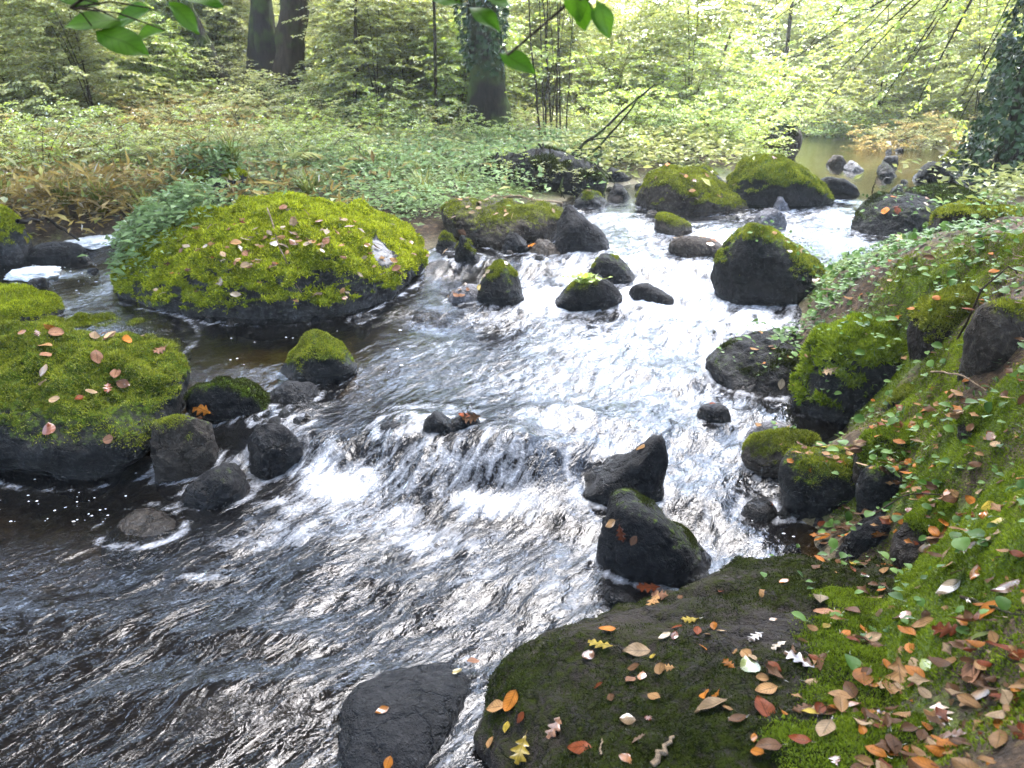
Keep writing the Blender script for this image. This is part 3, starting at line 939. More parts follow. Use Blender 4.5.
# ---- mossy lumps of the right bank
rock('BK1', 'bright green moss mound above the black hollow on the right bank', 884, 1050, 498, 588, dr=0.7, seed=131, p=3.2, mat='rock_soil', moss=1.3, moss_mat='moss_fresh', tuft=(45000, .014), n=6, z=.28, moss_lo=.15)
rock('BK2', 'mossy lump with leaves between the blocky boulder and the moss mound on the right bank', 846, 965, 424, 498, dr=0.7, seed=133, p=3.2, mat='rock_soil', moss=1.0, moss_mat='moss_fresh', tuft=(25000, .014), n=6, z=.26)
rock('BK3', 'mossy hummock right of the shaggy domed boulder', 900, 1000, 288, 385, dr=0.8, seed=135, p=3.2, mat='rock_soil', moss=1.0, moss_mat='moss_olive', tuft=(25000, .022), n=6, z=.5)
rock('BK4', 'mossy hummock at the right edge below the bare brown rock', 955, 1060, 405, 470, dr=0.8, seed=137, p=3.2, mat='rock_soil', moss=1.0, moss_mat='moss_fresh', tuft=(20000, .014), n=6, z=.6)

rock('BK5', 'black rock put in as the shade of the hollow under the bright moss mound on the right bank', 838, 915, 512, 578, dr=0.7, seed=139, p=5, planes=9, mat='rock_black', n=5, z=.08, rough=1.5)  # black stone stands in for the dark shade between the mounds
rock('BK6', 'dark rock face under trailing leaves above the brown corner of water', 850, 930, 462, 522, dr=0.6, seed=141, p=5, planes=9, mat='rock_dark', moss=.5, moss_mat='moss_fresh', tuft=(9000, .013), n=5, z=.22, rough=1.5)
rock('BK7', 'mossy shoulder of the right bank under leafy plants near the ivy covered tree', 915, 1060, 203, 268, dr=0.7, seed=143, p=3, mat='rock_soil', moss=.9, moss_mat='moss_olive', tuft=(22000, .022), n=6, z=.66)
# ---- little stones along the water's edge
_sr = np.random.default_rng(515)
for cnt, u0, u1, v0, v1, lo, hi, lab in [(9, 440, 560, 236, 262, 8, 20, 'small wet stone in the trickle between the mossy boulder and the ledge'), (7, 190, 440, 318, 326, 8, 20, 'small dark stone along the foot of the long mossy boulder'),
                                         (6, 255, 330, 395, 440, 8, 20, 'small black stone beside the left cascade'), (8, 750, 850, 485, 560, 8, 22, 'small stone in the brown shallows by the right bank'),
                                         (8, 580, 640, 165, 205, 8, 18, 'small dark stone in the backwater beside the root bank'), (9, 790, 960, 150, 190, 6, 16, 'little stone breaking the surface of the far pool'), (7, 640, 760, 205, 225, 8, 18, 'little stone at the foot of the upper mossy boulders'),
                                         (6, 0, 110, 235, 300, 8, 22, 'small stone in the left channel')]:
    for _k in range(cnt):
        _u, _v, _w_ = _sr.uniform(u0, u1), _sr.uniform(v0, v1), _sr.uniform(lo, hi)
        rock('stone%d%s' % (_k, lab), lab, _u - _w_ / 2, _u + _w_ / 2, _v - _w_ * _sr.uniform(.35, .6), _v, dr=.8, seed=int(_sr.integers(1, 999)), p=6, planes=9, rough=1.6, mat=['rock_black', 'rock_dark', 'rock_wet'][_k % 3], n=3, kind='stone',
             group=lab.replace('small', 'small stones:', 1) if 'small' in lab else 'little stones: ' + lab)
# ------------------------------------------------------------------ water
FLOW = np.array([(6.2, 17.0), (5.4, 14.0)] + [tuple(atw(*q)[:2]) for q in [(850, 190), (810, 215), (715, 240), (650, 290), (610, 340), (520, 400), (430, 480), (310, 560), (150, 660)]] + [(-2.4, .9), (-4.0, -.6)])
_t = np.linspace(0, len(FLOW) - 1, 160)
FL = np.stack([np.interp(_t, np.arange(len(FLOW)), FLOW[:, k]) for k in (0, 1)], 1)
for _ in range(60):
    FL[1:-1] = 0.25 * FL[:-2] + 0.5 * FL[1:-1] + 0.25 * FL[2:]
_seg = np.diff(FL, axis=0)
_len = np.linalg.norm(_seg, axis=1)
_cum = np.concatenate([[0], np.cumsum(_len)])


def flow_coords(x, y):
    best = np.full(x.shape, 1e9)
    s, t = np.zeros(x.shape), np.zeros(x.shape)
    for k in range(len(_seg)):
        d = _seg[k] / _len[k]
        rx, ry = x - FL[k, 0], y - FL[k, 1]
        a = rx * d[0] + ry * d[1]
        ac = np.clip(a, 0 if k else -1e9, _len[k] if k < len(_seg) - 1 else 1e9)
        dd = (rx - ac * d[0]) ** 2 + (ry - ac * d[1]) ** 2
        b = dd < best
        best = np.where(b, dd, best)
        s = np.where(b, _cum[k] + ac, s)
        t = np.where(b, rx * d[1] - ry * d[0], t)
    return s, t


def blobs(x, y, lst):
    out = np.zeros(x.shape)
    for u, v, ru, rv, st in lst:
        p = atw(u, v)
        dist = math.hypot(p[1], CAM_H - p[2])
        a = ru * dist / FPX
        b = rv * dist / FPX / ((CAM_H - p[2]) / dist)
        out = np.maximum(out, st * np.exp(-0.5 * (((x - p[0]) / a) ** 2 + ((y - p[1]) / b) ** 2) ** 1.2))
    return out


wx = axis(-7.0, 9.5, -2.6, 3.0, 0.0155, 1.012)
wyl = [0.3]
while wyl[-1] < 17.5:
    yy = wyl[-1]
    wyl.append(yy + (0.05 if yy < 1.2 else 0.0125 + 0.0045 * max(0, yy - 1.6)))
wy = np.array(wyl)
WX, WY = np.meshgrid(wx, wy)
px_, py_ = WX.ravel(), WY.ravel()
keep = np.abs(px_ - 0.36 * py_ * 0.5) < 0.8 * py_ + 2.2
ws = np.full(len(px_), 0.0)
ws[keep] = zwater(px_[keep], py_[keep])
FS, FT = flow_coords(px_, py_)
CALM = [(290, 350, 90, 28, .95), (420, 335, 80, 14, .6), (80, 510, 110, 20, .75), (840, 168, 120, 18, .97), (900, 190, 80, 14, .9), (845, 555, 50, 25, .85), (60, 275, 120, 28, .9), (770, 160, 40, 16, .9),
        (830, 420, 30, 20, .8), (600, 190, 30, 12, .7), (900, 152, 130, 8, .97)]
turb = np.clip(1.0 - blobs(px_, py_, CALM), 0.03, 1)
FOAM_AND_GLINTS = [(720, 245, 70, 12, .75), (800, 214, 45, 6, .75), (700, 275, 45, 14, .8), (640, 262, 40, 14, .6), (575, 272, 16, 20, 1.0), (550, 300, 34, 8, 1.0), (640, 330, 90, 9, .55), (750, 322, 36, 10, 1.25),
        (700, 312, 60, 8, .85), (610, 372, 60, 12, .42), (690, 345, 30, 12, .5), (670, 400, 50, 18, .42), (560, 425, 45, 7, .62), (600, 450, 50, 20, .3), (345, 492, 44, 11, .8), (318, 474, 22, 14, .7), (490, 512, 40, 9, .82), (300, 505, 30, 8, .7),
        (430, 545, 50, 14, .5), (205, 578, 26, 4, .45), (243, 545, 30, 6, .42), (270, 530, 30, 8, .4), (410, 470, 40, 14, .42), (580, 634, 16, 4, .75), (500, 455, 40, 22, .3), (700, 470, 50, 25, .3), (560, 590, 60, 24, .28),
        (660, 310, 40, 10, .55), (500, 318, 40, 8, .4), (290, 455, 18, 9, .65), (640, 226, 36, 8, .45), (770, 300, 30, 10, .6), (850, 232, 18, 6, .5), (680, 210, 40, 6, .35), (470, 575, 60, 16, .3), (760, 470, 40, 25, .22),
        (300, 530, 50, 14, .4), (560, 380, 90, 16, .42), (620, 440, 60, 20, .4), (480, 480, 60, 18, .45), (380, 520, 60, 16, .45), (430, 350, 60, 10, .3), (690, 400, 60, 24, .42), (600, 345, 80, 10, .5), (620, 285, 18, 8, .6), (425, 410, 40, 5, .45), (720, 510, 30, 18, .25), (540, 370, 60, 10, .25), (230, 470, 10, 6, .5), (650, 297, 30, 11, 1.1), (600, 262, 20, 12, .6), (790, 232, 40, 7, .7), (745, 300, 24, 14, .8), (530, 275, 10, 14, .6), (740, 268, 20, 16, .5), (620, 350, 60, 10, .4), (420, 440, 60, 16, .4)]
foam = np.clip(1.02 * blobs(px_, py_, FOAM_AND_GLINTS), 0, 1.2)  # foam, plus faint white patches painted for glints near the right bank
q = np.stack([FS, FT, np.zeros(len(FS))], 1)
rd = ridged(q * np.array([3.0, 8.0, 1]) + 4, 3, 6)
foam = foam * (1 - .22 * sstep(5.2, 6.5, py_)) * np.clip(0.0 + 1.3 * rd + .6 * fbm(q * np.array([7, 14, 1]), 2, 77), 0, 1.2)
foam = np.maximum(foam, turb * 0.15 * rd * sstep(2.4, 4.2, py_))
# white collars where fast water meets stone
for c, bins in WET_ROCKS:
    dx, dy = px_ - c[0], py_ - c[1]
    rr = np.hypot(dx, dy)
    k = np.nonzero(rr < bins.max() + .25)[0]
    if not len(k):
        continue
    fa = (np.arctan2(dy[k], dx[k]) + math.pi) / (2 * math.pi) * 24 - 0.5
    i0 = np.floor(fa).astype(int)
    w = fa - i0
    R = bins[i0 % 24] * (1 - w) + bins[(i0 + 1) % 24] * w
    e = rr[k] - R
    foam[k] = np.maximum(foam[k], turb[k] * (0.55 if c[1] > 2.6 else 0.25) * np.exp(-((e - 0.01) / 0.035) ** 2) * np.clip(2.2 * rd[k] - .5, 0, 1.2))
# waves: long tongues along the current plus a chaotic chop
chop = (0.030 * fbm(q * np.array([2.2, 4.6, 1]), 3, 41) + 0.017 * (ridged(q * np.array([4.2, 9.0, 1]), 2, 43) - 0.6) + 0.003 * fbm(q * np.array([12, 24, 1]), 2, 47))
rough_zone = np.clip(blobs(px_, py_, FOAM_AND_GLINTS) * 1.3 + 0.55, 0, 1.6)
h = 1.15 * chop * turb ** 1.5 * rough_zone
for u, v, ra, rb, amp in [(510, 445, .30, .20, .07), (400, 425, .2, .16, .06), (560, 418, .2, .1, .05), (490, 512, .16, .08, .05), (350, 490, .2, .08, .04), (655, 296, .16, .12, .07), (575, 420, .2, .1, .03),
                          (120, 620, .4, .12, .03), (300, 690, .35, .12, .03), (200, 700, .3, .1, .025), (720, 245, .3, .14, .05), (250, 640, .3, .1, .03)]:
    p = atw(u, v)
    h += amp * np.exp(-(((px_ - p[0]) / ra) ** 2 + ((py_ - p[1]) / rb) ** 2))
WZ = ws + h
LZw = np.full(len(px_), 9.0)
LZw[keep] = zland(px_[keep], py_[keep])
wetm = keep & (LZw < WZ + 0.06)
gf = grid_faces(len(wx), len(wy))
gf = gf[wetm[gf].any(1) & keep[gf].all(1)]
used = np.zeros(len(px_), bool)
used[gf.ravel()] = True
remap = np.cumsum(used) - 1
wv = np.stack([px_, py_, WZ], 1)[used]
wmesh = make_mesh('water', wv, remap[gf], [M['water']], True, {'flow': np.stack([FS, FT, turb * np.clip(rough_zone, .5, 1)], 1)[used], 'foam': foam[used]})
water = tag(link('water', wmesh), kind='structure')
water['label'] = 'shallow woodland stream running white between mossy rocks'
# ------------------------------------------------------------------ plants
BV = []
_vo, _fo, _off = [], [], 0
for v_, f_ in SOLIDS:
    _vo.append(v_)
    if f_.shape[1] == 3:
        _fo += (f_ + _off).tolist()
    else:
        _fo += (f_ + _off).tolist()
    _off += len(v_)
BVH = BVHTree.FromPolygons(np.concatenate(_vo).tolist(), _fo)


def drop(x, y, top=6.0):
    """first solid surface below (x, y): point and normal"""
    hit = BVH.ray_cast(Vector((x, y, top)), Vector((0, 0, -1)))
    if hit[0] is None:
        return None, None
    return np.array(hit[0]), np.array(hit[1])


def seen(u, v):
    """the solid surface at photo position (u, v)"""
    hit = BVH.ray_cast(Vector((0, 0, CAM_H)), Vector(ray(u, v)))
    if hit[0] is None:
        return None, None
    n = np.array(hit[1])
    return np.array(hit[0]), n if n[2] > -0.2 else -n


LEAFM = {
    'beech': leaf_like('beech_leaves', [(0.21, 0.24, 0.03), (0.47, 0.50, 0.085), (0.66, 0.66, 0.19)], 0.68, nscale=0.9, gloss=0.35, obj_var=.25),
    'beech_yellow': leaf_like('yellowing_leaves', [(0.20, 0.22, 0.04), (0.40, 0.42, 0.10), (0.64, 0.63, 0.23)], 0.68, nscale=0.9, gloss=0.3, obj_var=.25),
    'hazel': leaf_like('hazel_leaves', [(0.17, 0.25, 0.02), (0.38, 0.48, 0.05), (0.55, 0.63, 0.13)], 0.68, nscale=1.5, gloss=0.35, obj_var=.25),
    'herb': leaf_like('herb_leaves', [(0.09, 0.13, 0.04), (0.20, 0.29, 0.10), (0.33, 0.42, 0.18)], 0.45, nscale=2.0, gloss=0.12),
    'fern': leaf_like('fern_fronds', [(0.12, 0.14, 0.03), (0.27, 0.29, 0.07), (0.42, 0.40, 0.13)], 0.5, nscale=1.5, gloss=0.2, obj_var=.3),
    'grass': leaf_like('grass_blades', [(0.05, 0.07, 0.012), (0.13, 0.16, 0.03), (0.24, 0.24, 0.07)], 0.4, rough=.7, nscale=2.0, gloss=0.02, obj_var=.3),
    'bracken': leaf_like('brown_bracken', [(0.13, 0.085, 0.02), (0.33, 0.235, 0.065), (0.50, 0.40, 0.14)], 0.4, nscale=1.5, gloss=0.1, obj_var=.3),
    'ivy': leaf_like('ivy_leaves', [(0.012, 0.03, 0.010), (0.03, 0.06, 0.018), (0.06, 0.10, 0.035)], 0.2, rough=.45, nscale=2.0, gloss=0.22),
    'sorrel': leaf_like('ground_plant_leaves', [(0.02, 0.05, 0.008), (0.05, 0.105, 0.016), (0.10, 0.17, 0.035)], 0.35, rough=.5, nscale=3, gloss=0.1),
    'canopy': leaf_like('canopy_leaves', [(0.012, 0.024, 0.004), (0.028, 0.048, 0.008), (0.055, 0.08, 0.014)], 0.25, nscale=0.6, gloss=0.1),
    'near': leaf_like('fresh_green_leaves', [(0.035, 0.10, 0.004), (0.065, 0.16, 0.007), (0.11, 0.22, 0.012)], 0.6, nscale=9, gloss=0.1, veins=.35),
}
BARK = {
    'grey': bark_material('grey_bark', (0.014, 0.012, 0.008), (0.055, 0.046, 0.034), .5),
    'dark': bark_material('dark_bark', (0.009, 0.0075, 0.006), (0.034, 0.028, 0.022), .4),
    'trunk_dark': bark_material('mossy_grey_bark', (0.006, 0.005, 0.004), (0.024, 0.02, 0.015), .6),
    'brown': bark_material('brown_bark', (0.015, 0.011, 0.007), (0.06, 0.044, 0.029), .35),
}


def unit(a):
    return a / (np.linalg.norm(a, axis=-1, keepdims=True) + 1e-9)


def leaf_quads(P, D, U, L, Wd, r, fold=0.18):
    """n leaves: base P, direction D, upward side U, length L, width Wd"""
    S = unit(np.cross(D, U))
    U2 = np.cross(S, D)
    L = np.asarray(L)[:, None]
    Wd = np.asarray(Wd)[:, None]
    mid = P + D * L * 0.45
    v = np.stack([P, mid + S * Wd * .5 + U2 * Wd * fold, P + D * L - U2 * L * 0.10, mid - S * Wd * .5 + U2 * Wd * fold], 1)
    n = len(P)
    f = np.arange(n * 4).reshape(n, 4)
    return v.reshape(-1, 3), f


def blade(L, W, shape='beech', nseg=9, curl=.12, fold=.15, bend=.1, seed=1):
    """one leaf along +y from the stalk, midrib in the middle, edge shape per kind; local coordinates"""
    r = np.random.default_rng(seed)
    t = np.linspace(0, 1, nseg + 1)
    if shape == 'beech':
        w = np.sin(np.pi * t ** .82) ** .9
    elif shape == 'hazel':
        w = np.sin(np.pi * t ** .9) ** .6 * (1 - .15 * t)
    else:      # oak: lobes
        w = np.sin(np.pi * t ** 1.15) ** .7 * (.72 + .34 * np.cos(t * 2 * math.pi * 4.0))
    w = np.clip(w, .02, None) * W / 2
    y = t * L
    cols = [-1, -.55, 0, .55, 1]
    v = []
    ph = r.uniform(0, 6, 3)
    for c in cols:
        x = c * w
        z = abs(c) * w * fold * 2 + curl * L * (c * c) * np.sin(t * 3 + ph[0]) * .6 + bend * L * (t - .4) ** 2 * 2 + .02 * L * np.sin(9 * t + ph[1] + 2 * c)
        yy = y + (abs(c) * w * .12 if shape != 'oak' else abs(c) * w * .35)
        v.append(np.stack([x, yy, z], 1))
    v = np.stack(v, 1).reshape(-1, 3)
    f = grid_faces(5, nseg + 1)
    # stalk
    k = len(v)
    s = np.array([[-.006 * L, 0, 0], [.006 * L, 0, 0], [.004 * L, -.22 * L, .03 * L], [-.004 * L, -.22 * L, .03 * L]])
    uv = np.stack([np.tile(cols, nseg + 1), np.repeat(t, 5), np.zeros(k)], 1)
    return np.concatenate([v, s]), np.concatenate([f, [[k, k + 1, k + 2, k + 3]]]), np.concatenate([uv, np.zeros((4, 3))])


def orient(v, P, D, U):
    D = unit(np.array(D, float))
    X = unit(np.cross(D, np.array(U, float)))
    Z = np.cross(X, D)
    return P + v @ np.stack([X, D, Z])


def sprays(S, twigs, r, leaf, per_m, flat=0.35, size_var=0.3, wratio=0.62, droop=0.25):
    """leaves set alternately along twigs (start, end); the whole spray lies roughly flat"""
    for a, b in twigs:
        d = b - a
        ln = np.linalg.norm(d)
        n = max(3, int(ln * per_m))
        t = np.sort(r.uniform(0.12, 1.0, n))
        d = d / ln
        side = unit(np.cross(d, [0, 0, 1.0]))
        sg = np.where(np.arange(n) % 2, 1.0, -1.0)
        P = a + (b - a) * t[:, None] - np.array([0, 0, 1.0]) * (droop * ln * t ** 2)[:, None]
        D = unit(d[None] * r.uniform(.3, 1.0, n)[:, None] + side[None] * sg[:, None] * r.uniform(.5, 1.1, n)[:, None] + r.normal(size=(n, 3)) * .22 - np.array([0, 0, .18]))
        U = unit(np.array([0, 0, 1.0]) + r.normal(size=(n, 3)) * flat)
        L = leaf * r.uniform(1 - size_var, 1 + size_var, n) * (1.1 - .35 * t)
        v, f = leaf_quads(P, D, U, L, L * wratio, r)
        S.add(v, f, np.repeat(np.clip(r.normal(.42, .2, n), 0, 1), 4))


def shrub_meshes(seed, h, spread, stems, twigs_per, leaf, per_m, mat, bark='brown', stem_r=.014, bottom=.2, lean=.35, flat=.35, twig_len=(.35, .9), wratio=.62):
    r = np.random.default_rng(seed)
    st, lf = Soup(), Soup()
    for s in range(stems):
        az = r.uniform(0, 2 * math.pi)
        out = np.array([math.cos(az), math.sin(az), 0])
        hh = h * r.uniform(.65, 1.05)
        t = np.linspace(0, 1, 8)
        wob = np.cumsum(r.normal(size=(8, 3)) * .03 * h / 4, 0)
        pts = out * (spread * lean * t ** 1.6)[:, None] + np.array([0, 0, 1.0]) * (hh * (t - .12 * t ** 2))[:, None] + wob * t[:, None] + out * .04 * r.random()
        pts[0, 2] = -.15
        st.tube(pts, np.linspace(stem_r * r.uniform(.8, 1.4), stem_r * .25, 8), 5, r.random())
        tw = []
        for k in range(twigs_per):
            tt = r.uniform(bottom, 1.0)
            p = np.array([np.interp(tt, t, pts[:, j]) for j in range(3)])
            a2 = r.uniform(0, 2 * math.pi)
            ln = r.uniform(*twig_len) * spread * (1.15 - .6 * tt)
            e = p + np.array([math.cos(a2), math.sin(a2), r.uniform(-.05, .45)]) * ln
            tw.append((p, e))
            st.tube(np.stack([p, (p + e) / 2 + r.normal(size=3) * .03, e - np.array([0, 0, .25 * ln * .8])]), [stem_r * .35, stem_r * .22, stem_r * .1], 3, r.random())
            # side twigs make the spray a plane
            for q in range(2):
                m = p + (e - p) * r.uniform(.3, .8)
                dd = e - p
                ang = r.choice([-1, 1]) * r.uniform(.5, 1.0)
                d2 = np.array([dd[0] * math.cos(ang) - dd[1] * math.sin(ang), dd[0] * math.sin(ang) + dd[1] * math.cos(ang), dd[2] * .5])
                tw.append((m, m + d2 * r.uniform(.35, .6)))
        sprays(lf, tw, r, leaf, per_m, flat, wratio=wratio)
    return st.mesh('stem', [BARK[bark]], True), lf.mesh('foliage', [LEAFM[mat]])


def plant_from(name, stem_me, leaf_me, loc, rz=0.0, sc=1.0, label=None, cat=None, group=None, leafname='foliage'):
    r = link(name, None, None, tuple(loc))
    r.rotation_euler = (0, 0, rz)
    r.scale = (sc, sc, sc)
    if stem_me:
        link('stem', stem_me, r)
    if leaf_me:
        link(leafname, leaf_me, r)
    return tag(r, label, cat, group)


# ---- understorey of hazel and beech saplings
KINDS = {}
for k, (mat, h, sp, ns, tw, lf, bark) in {
    'a': ('beech', 3.6, 1.7, 3, 20, .075, 'brown'), 'b': ('beech', 4.6, 2.0, 3, 24, .075, 'grey'), 'c': ('hazel', 2.6, 1.5, 5, 13, .085, 'brown'),
    'd': ('beech_yellow', 3.2, 1.7, 4, 16, .075, 'brown'), 'e': ('hazel', 3.8, 1.8, 4, 17, .085, 'brown'), 'f': ('beech_yellow', 4.6, 1.9, 3, 22, .07, 'grey')}.items():
    KINDS[k] = shrub_meshes(200 + ord(k), h, sp, ns, int(tw * 1.9), lf * 1.12, 40, mat, bark, bottom=.04, stem_r=.011)

LOWK = {}
for k, (mat, h, sp, ns, tw, lf) in {'g': ('hazel', .95, 1.0, 7, 9, .06), 'h': ('beech_yellow', .8, 1.0, 8, 8, .05), 'i': ('bracken', .75, 1.1, 9, 8, .055), 'j': ('herb', .6, .9, 9, 8, .065)}.items():
    LOWK[k] = shrub_meshes(300 + ord(k), h, sp, ns, tw, lf, 34, mat, 'brown', .006, .1, .7, .45, (.25, .5), .5)

sr = np.random.default_rng(77)


def ground_z(x, y):
    p, n = drop(x, y, 40)
    return p[2] if p is not None else float(zland(np.array([x]), np.array([y]))[0])


NSH = [0]


def put_shrub(kind, u, d, sc, label, name='shrub', group=None, low=False, cat='shrub'):
    x = (u - 512) / FPX * (d * CP + .3)
    me = (LOWK if low else KINDS)[kind]
    z = ground_z(x, d)
    NSH[0] += 1
    return plant_from(name, me[0], me[1], (x, d, z - .03), sr.uniform(0, 6.28), sc, label, cat, group)


def fill(n, u0, u1, d0, d1, kinds, sc, label, name, group, low=False, cat='shrub'):
    for i in range(n):
        u = u0 + (u1 - u0) * ((i + sr.uniform(.1, .9)) / n)
        d = sr.uniform(d0, d1)
        put_shrub(sr.choice(list(kinds)), u, d, sc * sr.uniform(.8, 1.2), label, name, group, low, cat)


fill(11, -150, 250, 17, 26, 'dfad', 1.0, 'yellowing beech sapling among the trunks high on the left slope', 'beech_sapling', 'saplings on the left slope', cat='sapling')
fill(9, -120, 240, 27, 36, 'dbf', 1.2, 'hazy beech sapling at the top of the left slope', 'beech_sapling', 'saplings at the top of the left slope', cat='sapling')
fill(11, -90, 190, 12.5, 16, 'afdc', .85, 'pale leafy sapling low on the left slope before the thin dark trunks', 'beech_sapling', 'saplings low on the left slope', cat='sapling')
fill(9, 335, 480, 13.2, 15.6, 'adc', .75, 'small yellow green sapling in front of the gap between the big trunks', 'beech_sapling', 'small saplings before the trunks', cat='sapling')
fill(8, 130, 260, 15.8, 18, 'df', .9, 'yellowing sapling around the leaning trunk', 'beech_sapling', 'saplings round the leaning trunk', cat='sapling')
fill(8, 300, 480, 15.5, 20, 'adfb', .95, 'slender yellow green sapling between the twin trunks and the ivy clad trunk', 'beech_sapling', 'saplings between the big trunks', cat='sapling')
fill(8, 250, 520, 21, 33, 'adfb', 1.25, 'pale sapling far behind the big trunks', 'beech_sapling', 'saplings far behind the trunks', cat='sapling')
fill(12, 520, 720, 15, 22, 'acbe', .95, 'bright hazel bush on the far bank behind the coppice stems', 'hazel_bush', 'hazel bushes behind the coppice', cat='bush')
fill(8, 500, 800, 23, 36, 'abef', 1.25, 'pale sunlit young tree far up the valley', 'young_tree', 'young trees up the valley', cat='tree')
fill(9, 760, 960, 17.5, 23, 'cbea', .95, 'green bush on the bank at the end of the far pool', 'hazel_bush', 'bushes at the end of the pool', cat='bush')
fill(9, 760, 1130, 24, 38, 'abef', 1.3, 'young tree in the bright wood behind the far pool', 'young_tree', 'young trees behind the far pool', cat='tree')
fill(4, 350, 1000, 40, 62, 'bf', 1.7, 'hazy tree at the far end of the valley', 'young_tree', 'hazy far trees', cat='tree')
fill(6, 960, 1150, 12.5, 17, 'cea', .9, 'green bush behind the ivy clad tree on the right bank', 'hazel_bush', 'bushes behind the ivy tree', cat='bush')
# low growth
fill(28, -60, 260, 8.8, 12.5, 'hhig', .75, 'low tangle of bramble and brown bracken on the left bank', 'bramble', 'brambles on the left bank', True, 'bramble')
fill(34, -120, 330, 12.5, 18, 'hhhg', 1.1, 'low yellowing bramble further up the left slope', 'bramble', 'brambles on the left slope', True, 'bramble')
fill(18, 255, 470, 9.2, 12, 'jjg', .62, 'pale green nettle like herb on the island behind the long mossy boulder', 'herb_clump', 'pale herbs on the island', True, 'herb')
fill(16, 255, 480, 12, 15.5, 'jgh', .8, 'leafy herb clump in front of the big trunks', 'herb_clump', 'herbs before the big trunks', True, 'herb')
fill(16, 590, 770, 11.6, 13.2, 'gggj', .8, 'bright green bush hanging over the far bank of the upper stream', 'low_bush', 'low bushes on the far bank', True, 'bush')
fill(14, 600, 770, 13.4, 16, 'gg', 1.25, 'light green bush set back from the far bank', 'low_bush', 'bushes set back from the far bank', True, 'bush')
fill(12, 775, 960, 16.5, 18, 'gj', 1.1, 'soft green bush at the head of the far pool', 'low_bush', 'low bushes at the head of the pool', True, 'bush')
fill(8, 880, 970, 13.6, 16, 'hi', .8, 'tawny bramble on the right bank of the far pool', 'bramble', 'tawny brambles by the far pool', True, 'bramble')

# ---- ferns
def fern_mesh(seed, n=9, ln=.7):
    r = np.random.default_rng(seed)
    S = Soup()
    for k in range(n):
        az = k / n * 6.28 + r.uniform(-.3, .3)
        o = np.array([math.cos(az), math.sin(az), 0])
        sd = np.array([-o[1], o[0], 0])
        L = ln * r.uniform(.7, 1.1)
        m = 22
        t = np.linspace(.12, 1, m)
        rise = r.uniform(.5, .9)
        C = o * (L * .9 * t)[:, None] + np.array([0, 0, 1.0]) * (L * rise * (t - .75 * t ** 2))[:, None]
        for sg in (-1, 1):
            w = L * .24 * np.sin(np.pi * np.clip(t * .93 + .05, 0, 1)) ** .8
            D = unit(sd[None] * sg + o[None] * .45 + r.normal(size=(m, 3)) * .08 - np.array([0, 0, .15]))
            v, f = leaf_quads(C, D, np.tile([0, 0, 1.0], (m, 1)), w, np.full(m, L / m * 1.25), r, .1)
            S.add(v, f, np.clip(r.normal(.45, .15), 0, 1))
    return S.mesh('frond', [LEAFM['fern']])


FERN = [fern_mesh(k) for k in (1, 2, 3)]
for i in range(64):
    if i < 40:
        u, d, lab, gp = sr.uniform(20, 300), sr.uniform(9.2, 13.5), 'arching pale green fern on the left slope among brambles', 'ferns on the left slope'
    elif i < 54:
        u, d, lab, gp = sr.uniform(240, 480), sr.uniform(9, 12), 'fern with drooping fronds among the pale herbs of the island', 'ferns on the island'
    else:
        u, d, lab, gp = sr.uniform(440, 560), sr.uniform(9.6, 11.5), 'fern on top of the dark root bank', 'ferns on the root bank'
    x = (u - 512) / FPX * (d * CP + .3)
    f = plant_from('fern', None, FERN[i % 3], (x, d, ground_z(x, d)), sr.uniform(0, 6.28), sr.uniform(.7, 1.25), lab, 'fern', gp, 'frond')

# ---- tufts of grass
def grass_mesh(seed, n=70, ln=.4):
    r = np.random.default_rng(seed)
    S = Soup()
    for k in range(n):
        az, L = r.uniform(0, 6.28), ln * r.uniform(.5, 1.2)
        o = np.array([math.cos(az), math.sin(az), 0])
        t = np.linspace(0, 1, 5)[:, None]
        c = o * (.03 + L * r.uniform(.2, .8) * t ** 1.8) + np.array([0, 0, 1.0]) * L * (t - .35 * t ** 2.5)
        w = np.array([-o[1], o[0], 0]) * (.004 * (1 - t ** 2) + .0006)
        v = np.stack([c - w, c + w], 1).reshape(-1, 3)
        i = np.arange(4) * 2
        S.add(v, np.stack([i, i + 1, i + 3, i + 2], 1), r.uniform(.2, .9))
    return S.mesh('blades', [LEAFM['grass']])


GRASS = [grass_mesh(k) for k in (1, 2, 3)]
for i in range(54):
    if i < 24:
        u, d, lab, gp = sr.uniform(-20, 260), sr.uniform(7.6, 9.6), 'drooping yellowish grass tuft along the left channel bank', 'grass tufts on the left bank'
    elif i < 44:
        u, d, lab, gp = sr.uniform(260, 480), sr.uniform(8.2, 11), 'grass tuft among the pale herbs of the island', 'grass tufts on the island'
    else:
        u, d, lab, gp = sr.uniform(620, 780), sr.uniform(11, 12.4), 'grass tuft at the foot of the far bank bushes', 'grass tufts on the far bank'
    x = (u - 512) / FPX * (d * CP + .3)
    z = ground_z(x, d)
    if z < float(zwater(np.array([x]), np.array([d]))[0]) + .04:
        continue
    plant_from('grass_tuft', None, GRASS[i % 3], (x, d, z - .01), sr.uniform(0, 6.28), sr.uniform(.6, 1.3) , lab, 'grass', gp, 'blades')

